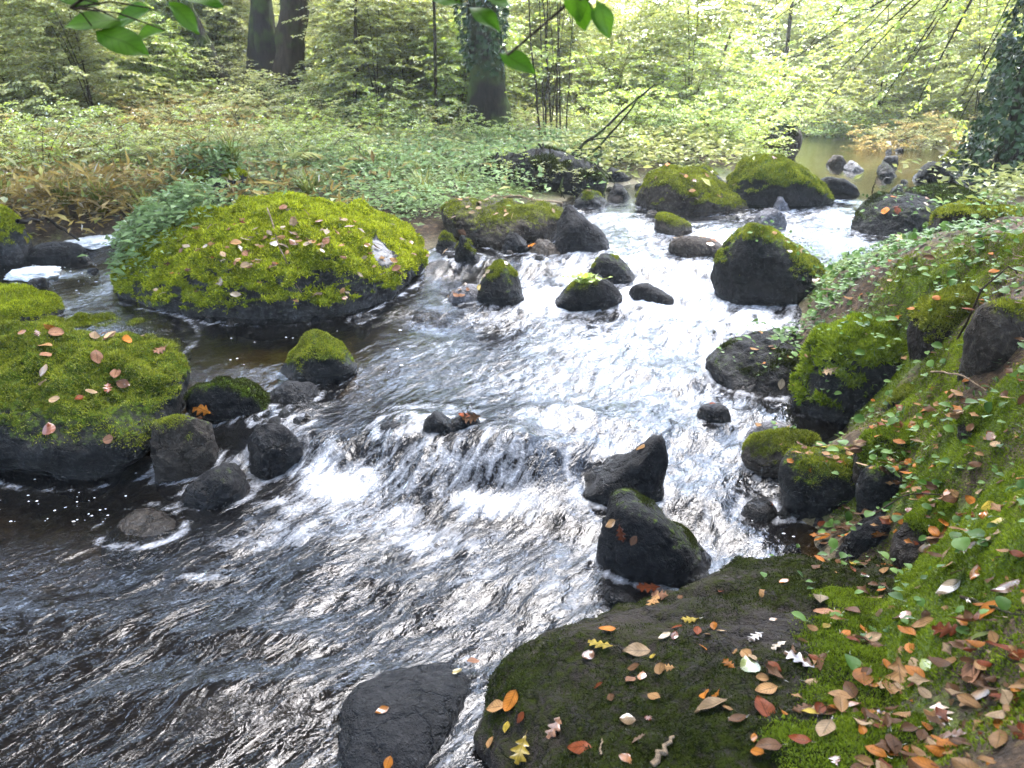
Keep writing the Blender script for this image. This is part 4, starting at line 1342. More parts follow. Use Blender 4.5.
# ---- carpets nobody could count
def carpet(name, label, areas, mat, leaf, count, seed, lift=.05, flat=.5, wratio=.7, up=.2, shaped=False):
    r = np.random.default_rng(seed)
    S = Soup()
    P, N = [], []
    tot = sum(a[-1] for a in areas)
    for u, v, rx, ry, w in areas:
        c, _ = seen(u, v)
        if c is None:
            continue
        for _ in range(int(count * w / tot)):
            a = r.normal(size=2)
            p, n = drop(c[0] + a[0] * rx, c[1] + a[1] * ry)
            if p is not None:
                P.append(p)
                N.append(n)
    P, N = np.array(P), np.array(N)
    k = P[:, 2] > zwb(P) + .03
    P, N = P[k], N[k]
    P = P + np.array([0, 0, 1]) * (lift * r.random(len(P)))[:, None]
    n = len(P)
    D = unit(r.normal(size=(n, 3)) * np.array([1, 1, .2]) + np.array([0, 0, up]))
    U = unit(N * .6 + np.array([0, 0, .6]) + r.normal(size=(n, 3)) * flat * .6)
    L = leaf * np.clip(r.lognormal(-.1, .38, n), .35, 2.0)
    if shaped:
        tn = np.clip(r.normal(.45, .22, n), 0, 1)
        shp = [blade(1, wratio, 'hazel', 5, .05, .12, -.15, k)[:2] for k in range(4)]
        X = unit(np.cross(D, U))
        Z = np.cross(X, D)
        for k in range(n):
            vv, ff = shp[k % 4]
            S.add(P[k] + (vv * L[k]) @ np.stack([X[k], D[k], Z[k]]), ff, tn[k])
    else:
        v, f = leaf_quads(P, D, U, L, L * wratio, r)
        S.add(v, f, np.repeat(np.clip(r.normal(.45, .22, n), 0, 1), 4))
    o = link(name, S.mesh(name, [LEAFM[mat]], shaped))
    return tag(o, label, None, None, 'stuff')


carpet('ground_cover', 'small glossy green leaves trailing over the right bank', [(880, 268, .45, .6, 1.5), (840, 290, .3, .3, 1.6), (930, 280, .4, .5, .9), (960, 240, .6, .7, .9), (990, 300, .25, .4, .5), (830, 305, .2, .16, .7),
                                                                              (910, 470, .2, .25, .35), (960, 560, .2, .2, .25), (870, 470, .2, .15, .25), (990, 440, .2, .25, .35), (850, 262, .25, .25, .7), (900, 238, .35, .3, .7), (960, 216, .5, .4, 1.1), (1000, 206, .5, .5, 1.0)], 'sorrel', .034, 3300, 5, .07, .5, .8, .2, True)
carpet('herb_carpet', 'pale green herbs spreading down the back of the island', [(300, 172, .9, .35, 1.1), (400, 182, 1.0, .6, 1.2), (205, 204, .4, .22, .7), (360, 165, 1.3, .8, 1.0), (108, 290, .06, .2, .22), (122, 262, .08, .22, .3), (150, 232, .12, .2, .3), (185, 216, .16, .18, .35), (225, 203, .2, .15, .35), (320, 150, 1.5, 1.0, 1.0), (450, 168, .7, .6, .8), (410, 212, .3, .25, .4), (545, 150, .5, .35, .9), (510, 165, .35, .3, .5)],
       'herb', .058, 24000, 6, .24, .6, .5)
carpet('undergrowth', 'yellow green undergrowth covering the left slope', [(60, 170, 1.8, 1.2, 1), (180, 165, 1.5, 1.2, 1), (120, 130, 3, 2, 1.2), (250, 120, 3, 2.2, 1.2), (400, 125, 2.5, 2, 1.2), (0, 120, 3, 2, 1), (540, 130, 1.5, 2, 1), (680, 140, 1.5, 1.2, 1.4), (950, 150, .8, 1.5, .6), (850, 138, 2.5, 1.2, .8), (985, 192, .5, .5, .5), (1010, 200, .5, .6, .5), (620, 160, .5, .4, .5), (690, 158, .6, .4, .5)],
       'fern', .09, 26000, 7, .28, .7, .45)
carpet('dead_bracken', 'brown bracken and dead stalks along the left bank', [(40, 200, 1.2, .5, 1), (120, 205, .8, .4, 1), (200, 175, 1.0, .8, .6), (240, 118, 2.4, 1.5, .8), (60, 110, 2.5, 2.5, .8), (90, 160, 1.6, 1.2, .9), (930, 155, .9, 1.2, .4)], 'bracken', .1, 11000, 8, .25, .9, .28, .5)
# ------------------------------------------------------------------ trees
def crown_mesh(seed, centre, radii, n_limb, trunk_top, leaf=.15, n_leaf=9000, gap=.6):
    """limbs fanning out of the trunk with leaf sprays in clumps between holes"""
    r = np.random.default_rng(seed)
    S, L = Soup(), Soup()
    c = np.array(centre, float)
    R = np.array(radii, float)
    tips = []
    for k in range(n_limb):
        d = unit(r.normal(size=3) + np.array([0, 0, .25]))
        tip = c + d * R * r.uniform(.55, .98)
        mid = trunk_top * .5 + tip * .5 + np.array([0, 0, .12 * R[2]])
        t = np.linspace(0, 1, 7)[:, None]
        p = (1 - t) ** 2 * trunk_top + 2 * t * (1 - t) * mid + t ** 2 * tip
        S.tube(p, np.linspace(.11, .02, 7), 5, r.random())
        tips += [p[3], p[4], p[5], p[6]]
    tips = np.array(tips)
    tw = []
    per = 34
    for k in range(n_leaf // per):
        b = tips[r.integers(len(tips))] + r.normal(size=3) * R * .13
        if noise3((b / 1.8)[None], seed)[0] < -gap:
            continue
        d = unit(r.normal(size=3) * np.array([1, 1, .35]))
        tw.append((b, b + d * r.uniform(.7, 1.5)))
    sprays(L, tw, r, leaf, per / 1.1, .5)
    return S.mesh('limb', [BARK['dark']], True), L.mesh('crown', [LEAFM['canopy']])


def tree(name, label, pts, radii, bark, crown=None, seed=1, cat='tree', group=None, sides=22, flare=0.4):
    """trunk through pts (world), with root flare; crown = (centre offset above the top, radii, leaves)"""
    pts = np.array(pts, float)
    base = pts[0].copy()
    t = np.linspace(0, 1, len(pts))
    tt = np.linspace(0, 1, 26)
    P = np.stack([np.interp(tt, t, pts[:, k]) for k in range(3)], 1)
    for _ in range(3):
        P[1:-1] = .25 * P[:-2] + .5 * P[1:-1] + .25 * P[2:]
    Rr = np.interp(tt, t, radii)
    hgt = P[:, 2] - P[0, 2]
    Rr = Rr * (1 + flare * np.exp(-hgt / .35))
    root = link(name, None, None, tuple(base))
    S = Soup()
    S.tube(P - base - np.array([0, 0, .2]) * np.exp(-hgt / .1)[:, None], Rr, sides, .5, .5)
    link('trunk', S.mesh('trunk', [BARK[bark]], True), root)
    if crown:
        off, R, nl = crown
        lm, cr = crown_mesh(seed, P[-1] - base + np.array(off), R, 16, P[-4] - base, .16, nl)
        link('limb', lm, root)
        link('crown', cr, root)
    tag(root, label, cat, group)
    return root


def up(u, v, d, top_u, top_v, h, extra=0.0):
    """trunk points from its foot seen at (u, v) to the top of the frame and on upward to height h"""
    a = atd(u, v, d)
    a[2] = ground_z(a[0], a[1])
    b = atd(top_u, top_v, d)
    s = (b - a) / (b[2] - a[2])
    return [a, a + s * (b[2] - a[2]) * .5, b, a + np.array([s[0] * h * .7, s[1], h])]


def rad(px, d):
    return px / FPX * d / 2


tree('oak_tree', 'stout grey brown tree trunk, the lighter of the twin trunks on the left slope', up(286, 106, 14.5, 294, 0, 8), [rad(30, 14.5), rad(25, 14.5), rad(26, 14.5), .2], 'brown', ((-.5, -1.5, 2.5), (4.2, 4.2, 3.2), 900), 3)
tree('oak_tree', 'darker trunk leaning left of its paler twin on the left slope', up(272, 104, 14.9, 262, 0, 8.5), [rad(26, 14.9), rad(19, 14.9), rad(18, 14.9), .14], 'dark', ((-1.5, 1, 2.6), (3.4, 3.4, 2.8), 900), 4)
tree('oak_tree', 'slim dark trunk immediately left of the twin trunks', up(252, 100, 15.5, 257, 0, 7.5), [rad(13, 15.5), rad(12, 15.5), rad(11, 15.5), .08], 'dark', ((0, 2.5, 2.2), (2.8, 2.8, 2.4), 900), 5)
tree('ivy_clad_tree', 'thick trunk with ivy round its upper part, standing above the dark root bank', up(491, 141, 12, 481, 0, 5.2), [rad(38, 12), rad(30, 12), rad(24, 12), .16], 'trunk_dark', ((-.6, .3, 1.1), (3.4, 3.2, 2.0), 11000), 6)
tree('beech_tree', 'straight dark trunk behind the hanging leaves at upper left', up(168, 78, 18.5, 171, 0, 9), [rad(18, 18.5), rad(16, 18.5), rad(15, 18.5), .12], 'dark', ((-1, 0, 2.5), (4, 4, 3), 900), 7)
tree('beech_tree', 'thin dark trunk near the upper left corner', up(66, 60, 20, 63, -2, 8), [rad(9, 20), rad(8, 20), rad(8, 20), .06], 'dark', ((-1, 1, 2), (3, 3, 2.4), 5000), 8)
tree('beech_tree', 'thin crooked stem right of the thin corner trunk', up(106, 72, 18, 90, 0, 7), [rad(7, 18), rad(6, 18), rad(6, 18), .04], 'dark', ((0, 1, 1.6), (2, 2, 1.8), 2500), 9)
tree('leaning_tree', 'mossy trunk leaning left on the slope before the twin trunks', up(230, 100, 15.2, 185, 0, 5.5), [rad(15, 15.2), rad(11, 15.2), rad(9, 15.2), .05], 'grey', ((-.8, 0, 1.4), (2, 2, 1.6), 3000), 10)
tree('beech_tree', 'distant dark trunk between the twin trunks and the ivy clad trunk', up(395, 82, 24, 396, 0, 9), [rad(9, 24), rad(8, 24), rad(8, 24), .1], 'dark', ((0, 1, 2), (3.2, 3.2, 2.6), 5000), 11)
for u, v, d, tu, w, lab in [(437, 140, 12.8, 434, 3.2, 'thin straight sapling stem left of the ivy clad trunk'), (355, 128, 13.5, 356, 3.5, 'thin brown sapling stem between the big trunks'), (700, 120, 17, 742, 2.5, 'thin leaning stem in the bright foliage'),
                            (330, 110, 15.5, 338, 3, 'thin stem close right of the twin trunks'), (620, 116, 17, 606, 3, 'slender stem right of the coppice clump'), (660, 112, 19, 668, 3, 'pale slender stem in the bright foliage above the broad olive boulder'),
                            (780, 118, 20, 792, 3.5, 'thin trunk above the dark mound at the far pool'), (880, 122, 20, 872, 3.2, 'thin trunk behind the head of the far pool'), (20, 92, 17, 12, 4, 'slim stem at the upper left corner'), (140, 96, 16, 132, 3, 'slim stem left of the straight dark trunk'),
                            (420, 118, 15, 409, 2.6, 'slender stem slanting behind the thin straight sapling')]:
    tree('sapling', lab, up(u, v, d, tu, 0, 5), [rad(w, d)] * 3 + [.01], 'brown', None, 12, 'sapling', None, 6, .2)

# ivy round the trunk above the root bank
def ivy_mesh(axis_pts, rads, n, seed, leaf=.075, out=.05):
    r = np.random.default_rng(seed)
    t = r.random(n)
    axis_pts = np.array(axis_pts)
    k = np.linspace(0, 1, len(axis_pts))
    C = np.stack([np.interp(t, k, axis_pts[:, j]) for j in range(3)], 1)
    R = np.interp(t, k, rads)
    az = r.uniform(0, 2 * math.pi, n)
    o = np.stack([np.cos(az), np.sin(az), np.zeros(n)], 1)
    lump = 1 + .8 * fbm(np.stack([np.cos(az) * 1.5, np.sin(az) * 1.5, C[:, 2] * 1.5], 1), 3, seed)
    P = C + o * (R * np.clip(lump, .5, 2) + out * r.random(n))[:, None]
    D = unit(o * .5 + r.normal(size=(n, 3)) * .5 - np.array([0, 0, .7]))
    U = unit(o + r.normal(size=(n, 3)) * .4 + np.array([0, 0, .3]))
    L = leaf * r.uniform(.6, 1.3, n)
    S = Soup()
    v, f = leaf_quads(P, D, U, L, L * .9, r)
    S.add(v, f, np.repeat(np.clip(r.normal(.4, .22, n), 0, 1), 4))
    return S.mesh('ivy', [LEAFM['ivy']])


it = bpy.data.objects['ivy_clad_tree']
b0 = np.array(it.location)
fill(3, 462, 520, 11.0, 11.6, 'gh', .6, 'leafy bush half hiding the foot of the ivy clad trunk', 'low_bush', 'bushes at the ivy clad trunk', True, 'bush')
link('ivy', ivy_mesh([atd(487, 75, 12) - b0, atd(484, 40, 12) - b0, atd(481, 0, 12) - b0, atd(480, -40, 12) - b0], [.17, .26, .30, .32], 1300, 4), it)

# the ivy covered tree on the right bank, its beech limbs reach over the pool
ib = atd(1012, 178, 9.0)
ib[2] = ground_z(ib[0], ib[1])
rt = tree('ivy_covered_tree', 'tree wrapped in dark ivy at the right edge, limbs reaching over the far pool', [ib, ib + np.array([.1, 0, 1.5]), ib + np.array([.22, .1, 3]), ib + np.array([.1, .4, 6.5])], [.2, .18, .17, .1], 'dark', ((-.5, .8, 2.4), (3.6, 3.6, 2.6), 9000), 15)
link('ivy', ivy_mesh([(0, 0, 0), (.05, 0, .7), (.1, 0, 1.5), (.25, .1, 3.0), (.2, .3, 5)], [.48, .34, .31, .36, .32], 6000, 9, .075, .12), rt)
# beech limbs with flat sprays, upper right of the frame
r = np.random.default_rng(31)
St, Lf = Soup(), Soup()
top = np.array([.22, .1, 3.2])
for tu, tv, td in [(700, -20, 10.5), (760, 20, 9.8), (810, 45, 8.8), (860, 35, 8.2), (900, 80, 8.6), (940, 60, 7.8), (880, 105, 9.6), (830, 80, 10.2), (960, 100, 9.4), (780, 70, 11.2), (930, 20, 7.4), (990, 40, 7.6), (850, 0, 9.4), (735, 50, 11.5), (905, 128, 10.8), (955, 130, 10.4), (820, 110, 11.5)]:
    tip = atd(tu, tv, td) - ib
    st0 = top + np.array([0, 0, r.uniform(-.9, .9)])
    mid = (st0 + tip) / 2 + np.array([0, 0, .5])
    t = np.linspace(0, 1, 9)[:, None]
    p = (1 - t) ** 2 * st0 + 2 * t * (1 - t) * mid + t ** 2 * tip
    St.tube(p, np.linspace(.022, .004, 9), 4, r.random())
    tw = []
    for k in range(15):
        tt = r.uniform(.3, 1)
        a = np.array([np.interp(tt, t[:, 0], p[:, j]) for j in range(3)])
        dd = unit(tip - st0)
        ang = r.choice([-1, 1]) * r.uniform(.3, 1.0)
        d2 = np.array([dd[0] * math.cos(ang) - dd[1] * math.sin(ang), dd[0] * math.sin(ang) + dd[1] * math.cos(ang), -.1 + r.uniform(-.25, .15)])
        e = a + d2 * r.uniform(.3, .7)
        tw.append((a, e))
        St.tube(np.stack([a, (a + e) / 2, e]), [.005, .003, .002], 3, .5)
    sprays(Lf, tw, r, .07, 36, .4, droop=.2)
link('branch', St.mesh('branch', [BARK['dark']], True), rt)
link('foliage', Lf.mesh('foliage', [LEAFM['hazel']]), rt)

# coppice stool with upright stems, and the two dark stems leaning out over the water
def stems_thing(name, label, stems, bark, cat, leafmat=None, seed=3, tw_n=7, leaf=.075):
    r = np.random.default_rng(seed)
    base = np.array(stems[0][0])
    root = link(name, None, None, tuple(base))
    L = Soup()
    for a, b, r0, bend in stems:
        a, b = np.array(a), np.array(b)
        t = np.linspace(0, 1, 9)[:, None]
        m = (a + b) / 2 + np.array(bend)
        p = (1 - t) ** 2 * a + 2 * t * (1 - t) * m + t ** 2 * b
        p = p + r.normal(size=p.shape) * r0 * .5
        S = Soup()
        S.tube(p - base, np.linspace(r0, r0 * .45, 9), 6, .5)
        link('stem', S.mesh('stem', [BARK[bark]], True), root)
        tw = []
        for k in range(tw_n):
            tt = r.uniform(.35, 1)
            q = np.array([np.interp(tt, t[:, 0], p[:, j]) for j in range(3)]) - base
            az = r.uniform(0, 6.28)
            tw.append((q, q + np.array([math.cos(az), math.sin(az), r.uniform(-.1, .4)]) * r.uniform(.3, .8)))
        if leafmat and tw:
            sprays(L, tw, r, leaf, 22, .35)
    if leafmat:
        link('foliage', L.mesh('foliage', [LEAFM[leafmat]]), root)
    return tag(root, label, cat)


cs = []
for k, (u, tu) in enumerate([(541, 527), (546, 548), (551, 540), (556, 561), (561, 556), (545, 536), (566, 575), (549, 570), (558, 546)]):
    a = atd(u, 143, 11.6 + .1 * (k % 3))
    a[2] = ground_z(a[0], a[1]) - .05
    b = atd(tu, -25 - 10 * (k % 3), 11.7 + .2 * (k % 4))
    cs.append((a, b, .019 - .0012 * k, (0.02 * (k % 3 - 1), 0, .05)))
stems_thing('hazel_coppice', 'clump of upright brown hazel stems rising from one stool on the far bank', cs, 'brown', 'hazel', 'hazel', 5, 6)
a = atd(566, 160, 10.6)
stems_thing('leaning_sapling', 'two thin dark stems leaning right over the backwater from the root bank', [(a, atd(655, 84, 10.2), .022, (-.05, 0, -.05)), (a + np.array([.1, 0, -.05]), atd(640, 95, 10.0), .018, (.1, 0, -.12)), (atd(590, 140, 10.5), atd(650, 135, 10.3), .010, (0, 0, .03))], 'dark', 'sapling', 'hazel', 8, 3)

# dark root bank: an overhang of soil, roots and hanging bush
rb = rock('RB', 'dark overhanging root bank beneath the coppice stems, fringed with fern', 478, 606, 151, 198, dr=.55, seed=121, p=3, mat='rock_black', moss=.35, moss_mat='moss_dark', tuft=(5000, .05), n=6, kind='root_bank', under=.2)
rb.o['category'] = 'bank'
r = np.random.default_rng(8)
S = Soup()
for k in range(110):
    i = r.integers(len(rb.v))
    p = rb.v[i]
    if rb.v[i][2] < rb.zw + .12 or rb.v[i][1] > rb.v[:, 1].mean() + .1:
        continue
    q = p + np.array([r.normal() * .12, -r.uniform(.05, .22), -r.uniform(.1, .4)])
    q[2] = max(q[2], rb.zw - .03)
    S.tube(np.stack([p + np.array([0, .05, .05]), (p + q) / 2 + r.normal(size=3) * .04, q]) - np.array(rb.o.location), [.012, .009, .004], 4, r.random())
link('root', S.mesh('root', [BARK['dark']], True), rb.o)
carpet('hanging_fringe', 'dark leaves and stalks fringing the root bank', [(540, 155, .45, .22, 1), (500, 160, .3, .2, .7), (590, 158, .25, .2, .6), (775, 140, .3, .25, .5)], 'ivy', .06, 4200, 15, .16, .9, .4, -.2)

fill(7, 485, 605, rb.v[:, 1].min() + .15, rb.v[:, 1].mean() + .25, 'gh', .42, 'small dark bush rooted on the overhanging root bank', 'low_bush', 'bushes on the root bank', True, 'bush')

# trees standing beside and behind the photographer: out of frame, crowns added low and dense to shade the near water and show in it
for lab, pts, off, R, nl, sd in [
        ('unseen beech tree on the left bank, its low crown shading the near water', [(-5.6, 6.6, .8), (-5.4, 6.5, 2.2), (-5.2, 6.4, 3.6), (-4.9, 6.3, 4.6)], (.2, .5, .9), (3.0, 2.8, 2.2), 15000, 20),
        ('beech tree on the near left bank outside the view', [(-6.5, 2.0, .6), (-6.3, 2.3, 2.2), (-6.0, 2.8, 3.6), (-5.6, 3.4, 4.6)], (.4, .6, .9), (3.0, 3.0, 2.2), 14000, 21),
        ('unseen beech tree on the right bank beside the photographer', [(3.4, 1.8, 1.2), (3.3, 1.8, 2.6), (3.0, 1.7, 4), (2.6, 1.5, 5)], (-.1, -.3, 1.0), (2.8, 2.8, 1.7), 14000, 22),
        ('unseen tall beech on the left bank behind the undercut boulder', [(-7.2, 7.6, .9), (-6.9, 7.7, 3), (-6.2, 7.8, 5.5), (-5.4, 8, 7.6)], (1.4, .4, 1.0), (3.2, 3.0, 2.4), 14000, 25),
        ('unseen beech tree behind the photographer, its crown shading the near stream', [(-2.2, -3.6, .3), (-2.0, -3.0, 2.2), (-1.6, -1.8, 4), (-1.2, -.8, 5)], (0, .9, .9), (3.0, 2.8, 1.6), 16000, 26),
        ('unseen beech tree behind the photographer, its crown shading the right bank', [(2.6, -3.0, .7), (2.4, -2.6, 2.4), (2.0, -1.4, 4), (1.6, -.2, 5)], (.1, 1.2, .8), (3.0, 2.8, 1.6), 16000, 27)]:
    tree('beech_tree', lab, pts, [.24, .2, .16, .09], 'grey', (off, tuple(1.22 * k for k in R), int(nl * 2.3)), sd)

# hazel beside the photographer, a few of its leaves hang into the top of the frame
hz = np.array([1.75, .35, .75])
hz[2] = ground_z(hz[0], hz[1])
hazel = link('hazel_bush', None, None, tuple(hz))
tag(hazel, 'near hazel whose fresh green leaves hang into the top of the picture', 'hazel')
S, Lf = Soup(), Soup()
forkp = np.array([1.45, .5, 2.6])
S.tube(np.array([hz - [0, 0, .2], hz + [-.05, .02, .6], hz + [-.12, .06, 1.2], forkp]) - hz, [.035, .03, .025, .018], 8, .5)
hr = np.random.default_rng(6)
# (tip u, v, distance), leaves (u, v, du, dv = direction in the picture, length px)
TW = [((70, 8, 1.5), [(95, 30, 40, 16, 62), (150, 8, -36, 14, 60), (120, 20, -46, 4, 58), (168, 2, 20, 22, 40), (130, -6, -30, -10, 60), (100, 4, -40, -14, 60), (165, 30, -40, 10, 40), (175, -10, 34, 8, 50)]),
      ((455, 0, 1.35), [(462, 3, -30, -6, 34), (470, 6, 34, 26, 44), (462, -12, 40, 4, 44), (480, -6, 38, 10, 40)]),
      ((508, 55, 1.4), [(500, 52, 42, 22, 46)]),
      ((580, 0, 1.3), [(578, -4, 10, 28, 40), (592, 8, 22, 30, 38), (598, 0, 14, 34, 40), (570, -20, 10, 30, 44)])]
for (tu, tv, td), lv in TW:
    e = atd(tu, tv, td)
    m = (forkp + e) / 2 + np.array([0, .1, .25])
    t = np.linspace(0, 1, 14)[:, None]
    p = (1 - t) ** 2 * forkp + 2 * t * (1 - t) * m + t ** 2 * e
    S.tube(p - hz, np.linspace(.010, .0018, 14), 6, .5)
    for (u, v, du, dv, px) in lv:
        a = atd(u, v, td * hr.uniform(.96, 1.06))
        L = px / FPX * td * .85
        D = np.array([du, 0, -dv]) / math.hypot(du, dv) + np.array([0, hr.uniform(-.35, .35), 0])
        U = np.array([hr.uniform(-.2, .2), -.62, .75])
        vv, ff, uu = blade(L, L * .62, 'beech', 9, .08, .12, -.12, int(u + v + 100))
        Lf.add(orient(vv, a, D, U) - hz, ff, hr.uniform(.3, .7), uu)
        # petiole back to the twig
        j = np.argmin(np.linalg.norm(p - a, axis=1))
        S.tube(np.stack([a, (a + p[j]) / 2 + [0, 0, .01], p[j]]) - hz, [.0014, .0014, .0016], 4, .5)
link('stem', S.mesh('stem', [BARK['brown']], True), hazel)
link('foliage', Lf.mesh('foliage', [LEAFM['near']], True), hazel)
# ------------------------------------------------------------------ fallen leaves
LC = {'tan': (.40, .22, .09), 'pale': (.50, .34, .19), 'cream': (.44, .34, .22), 'orange': (.48, .17, .025), 'rust': (.22, .055, .018), 'pink': (.34, .17, .095), 'yellow': (.58, .42, .06), 'green': (.30, .36, .07),
      'brown': (.15, .075, .035), 'grey': (.26, .21, .17)}
LCM = {}
for k, c in LC.items():
    LCM[k] = leaf_like('fallen_leaf_' + k, [tuple(x * .22 for x in c), tuple(x * .5 for x in c), tuple(min(1, x * .75) for x in c)], .18, rough=.35, spot=tuple(x * .35 for x in c), attr=False, nscale=22, gloss=.06, obj_var=.7, veins=.6)
LMESH = {}


def leaf_mesh(shape, colour, var):
    k = (shape, colour, var)
    if k not in LMESH:
        rr = np.random.default_rng(var * 7 + len(shape))
        v, f, uv = blade(1, {'beech': .62, 'hazel': .8, 'oak': .62}[shape], shape, 24 if shape == 'oak' else 10, rr.uniform(.03, .11), rr.uniform(-.08, .16), rr.uniform(-.1, .18), var * 13 + 1)
        LMESH[k] = make_mesh('fallen_leaf', v, f, [LCM[colour]], True, {'leafuv': uv})
    return LMESH[k]


lr = np.random.default_rng(2024)


def lay_leaf(p, n, shape, colour, size, yaw, label, group=None, tilt=.25):
    o = link('fallen_leaf', leaf_mesh(shape, colour, int(lr.integers(1, 5))))
    nn = Vector(n * .8 + np.array([0, 0, .35]) + lr.normal(size=3) * tilt).normalized()
    o.rotation_mode = 'QUATERNION'
    q = Vector((0, 0, 1)).rotation_difference(nn)
    from mathutils import Quaternion
    o.rotation_quaternion = q @ Quaternion((0, 0, 1), yaw)
    if lr.random() < .3:
        o.rotation_quaternion = o.rotation_quaternion @ Quaternion((0, 1, 0), math.pi)
    o.scale = (size, size, size)
    o.location = Vector(p) + nn * (.006 + .04 * size)
    d = o.rotation_quaternion @ Vector((0, .5 * size, 0))
    o.location -= d
    return tag(o, label, 'leaf', group)


